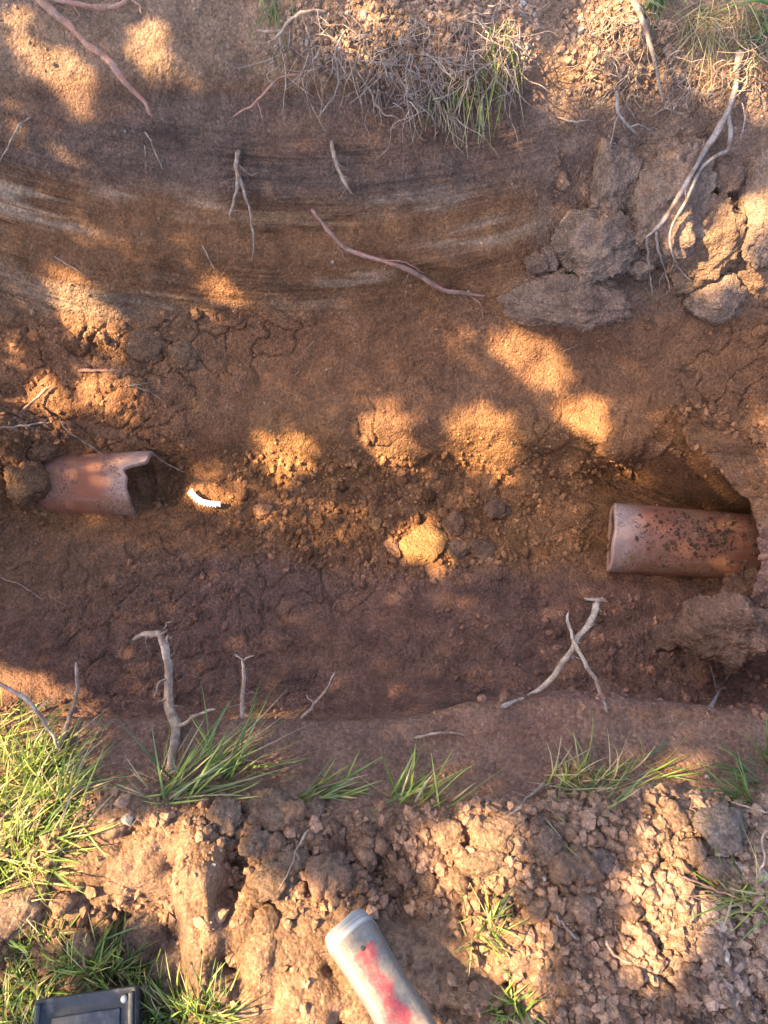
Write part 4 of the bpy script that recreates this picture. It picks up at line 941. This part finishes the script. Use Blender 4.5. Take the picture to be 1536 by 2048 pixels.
POLY = [([(-40, 1330), (130, 1395), (175, 1530), (195, 1625), (420, 1640), (470, 1700), (445, 1800), (445, 1995), (368, 1995), (372, 1828), (245, 1808), (150, 1870), (-40, 1880)], .97),
 ([(-40, 1930), (110, 1960), (95, 2100), (-40, 2100)], .6),
 ([(440, 1795), (560, 1760), (650, 1770), (700, 1830), (770, 1850), (880, 2090), (380, 2090), (365, 1990), (440, 1990)], 1),
 ([(835, 1870), (895, 1960), (915, 2090), (850, 2000)], .9),
 ([(825, 1690), (900, 1640), (1030, 1645), (1030, 1720), (990, 1800), (1040, 1860), (1090, 2060), (985, 2060), (935, 1890), (882, 1770)], .95),
 ([(1315, 1530), (1374, 1530), (1380, 1800), (1362, 1930), (1290, 1990), (1272, 1890), (1256, 1790), (1300, 1700)], .97)]
def inpoly(px, py, poly):
    r = np.zeros(px.shape, bool); n = len(poly)
    for k in range(n):
        x1, y1 = poly[k]; x2, y2 = poly[(k + 1) % n]
        c = ((y1 > py) != (y2 > py)) & (px < (x2 - x1) * (py - y1) / (y2 - y1 + 1e-9) + x1); r ^= c
    return r
fxx, fyy = QX.ravel(), QY.ravel()
lit = np.zeros(len(fxx)); fxx0, fyy0 = fxx, fyy
fxx = fxx + 26 * fbm(X * 16, A * 16, 3, 95).ravel(); fyy = fyy + 26 * fbm(X * 16 + 7, A * 16, 3, 96).ravel()
for (cx, cy, rx, ry, ro, v) in LIT:
    v = v if v > .6 else v * .5
    rx, ry = rx * .9, ry * .88
    lit = np.maximum(lit, v * (ell(fxx, fyy, cx, cy, rx, ry, ro, .12) > .5))
for pl, v in POLY: lit = np.maximum(lit, v * inpoly(fxx, fyy, pl))
lit[~fseen & (fyy < 1430)] = 0
E1 = np.array([-L[1], L[0], 0]); E1 /= np.linalg.norm(E1); E2 = np.cross(L, E1)
if E2[2] < 0: E2 = -E2
ca, cb, cl = flatP @ E1, flatP @ E2, flatP @ L
ok = (fxx > -150) & (fxx < 1700) & (fyy > -150) & (fyy < 2150) & (np.abs(flatP[:, 0]) < 1.06)
CS = .01; a0, b0 = ca[ok].min(), cb[ok].min(); na, nb = int((ca[ok].max() - a0) / CS) + 2, int((cb[ok].max() - b0) / CS) + 2
key = ((ca[ok] - a0) / CS).astype(int) * nb + ((cb[ok] - b0) / CS).astype(int)
order = np.argsort(-cl[ok]); grid = np.zeros(na * nb); grid[key[order]] = lit[ok][order]; grid = grid.reshape(na, nb)
g2 = grid.copy()
for da_, db_ in ((1, 0), (-1, 0), (0, 1), (0, -1)): g2 = np.maximum(g2, .75 * np.roll(np.roll(grid, da_, 0), db_, 1))
grid = g2
def crown(tree_root):
    r = np.random.RandomState(5); sp = .0100; m = .25
    A1 = np.arange(a0 - m, a0 + na * CS + m, sp); B1 = np.arange(b0 - m, b0 + nb * CS + m, sp)
    AA, BB = np.meshgrid(A1, B1, indexing='ij'); AA = (AA + r.uniform(-.5, .5, AA.shape) * sp).ravel(); BB = (BB + r.uniform(-.5, .5, BB.shape) * sp).ravel()
    gi = ((AA - a0) / CS).astype(int); gj = ((BB - b0) / CS).astype(int); okk = (gi >= 0) & (gi < na) & (gj >= 0) & (gj < nb)
    v = np.zeros(len(AA)); v[okk] = grid[gi[okk], gj[okk]]
    # uneven outer rim of the crown
    da = np.abs(AA - (a0 + na * CS / 2)) / (na * CS / 2 + m); db = np.abs(BB - (b0 + nb * CS / 2)) / (nb * CS / 2 + m)
    rim = np.maximum(da, db) + .1 * fbm(AA * 4, BB * 4, 3, 90); keep = r.rand(len(AA)) < np.where(v > .02, np.clip(-np.log(np.clip(v, .0001, 1)) / 2.9, 0, 1), 1)
    keep &= (rim < 1.0) & ~(v > .84)
    AA, BB = AA[keep], BB[keep]; n = len(AA); dist = 2.7 + .7 * r.rand(n) ** 1.2 + .25 * fbm(AA * 2, BB * 2, 2, 91)
    Cn = AA[:, None] * E1 + BB[:, None] * E2 - dist[:, None] * L
    nn = -L + r.randn(n, 3) * .45; nn /= np.linalg.norm(nn, axis=1, keepdims=True)
    t = np.cross(nn, r.randn(n, 3)); t /= np.linalg.norm(t, axis=1, keepdims=True); bt = np.cross(nn, t)
    ln = r.uniform(.0135, .022, n)[:, None]; wd = ln * .55
    V = np.stack([Cn - t * ln, Cn - bt * wd + nn * .004, Cn + t * ln, Cn + bt * wd + nn * .004], 1).reshape(-1, 3)
    i = np.arange(n) * 4; Fq = np.concatenate([np.stack([i, i + 1, i + 2], 1), np.stack([i, i + 2, i + 3], 1)])
    cc = np.repeat(np.array([.06, .10, .03]) * r.uniform(.6, 1.4, (n, 1)), 4, axis=0)
    o = link('crown', np_mesh('crown', V, Fq, False, cc), tree_root, M_leaf); o['kind'] = 'stuff'
    return Cn
m, n_, l_, b_ = mat_new('tree_leaf'); a_ = N(n_, 'ShaderNodeAttribute', attribute_name='tint'); l_.new(a_.outputs['Color'], b_.inputs['Base Color']); b_.inputs['Roughness'].default_value = .5; M_leaf = m
tree = empty('unseen_shade_tree', (0, 0, 0))
Cn = crown(tree); cen = Cn.mean(0)
def limb(nm, pts, r0, r1):
    V, F = tube(smooth_path(pts, 24), r0, r1, 10, .12, random.random() * 9); link(nm, np_mesh(nm, np.array([v[:] for v in V]), np.array(F)), tree, M_rbrown)
am, bm_ = a0 + na * CS / 2, b0 + nb * CS / 2; ha, hb = na * CS / 2, nb * CS / 2
def cp(fa, fb, d=3.1): return Vector((am + fa * ha) * E1 + (bm_ + fb * hb) * E2 - d * L)
tb = cp(1.25, -1.0); tb.z = .06
tp = cp(1.18, 1.05)
limb('trunk', [tb - Vector((0, 0, .1)), tb * .6 + tp * .4 + Vector((-.12, .05, 0)), tb * .25 + tp * .75, tp], .085, .03)
limb('limb', [tb * .12 + tp * .88, cp(.7, 1.13), cp(.1, 1.16), cp(-.6, 1.12)], .03, .008)
limb('limb', [tb * .75 + tp * .25, cp(.7, -1.10), cp(.1, -1.13), cp(-.7, -1.08)], .03, .008)
limb('limb', [tb * .5 + tp * .5, cp(1.12, -.2), cp(1.03, -.3)], .02, .006)
tag(tree, 'unseen leafy tree left of the trench, crown gaps cut to dapple the soil', 'tree')
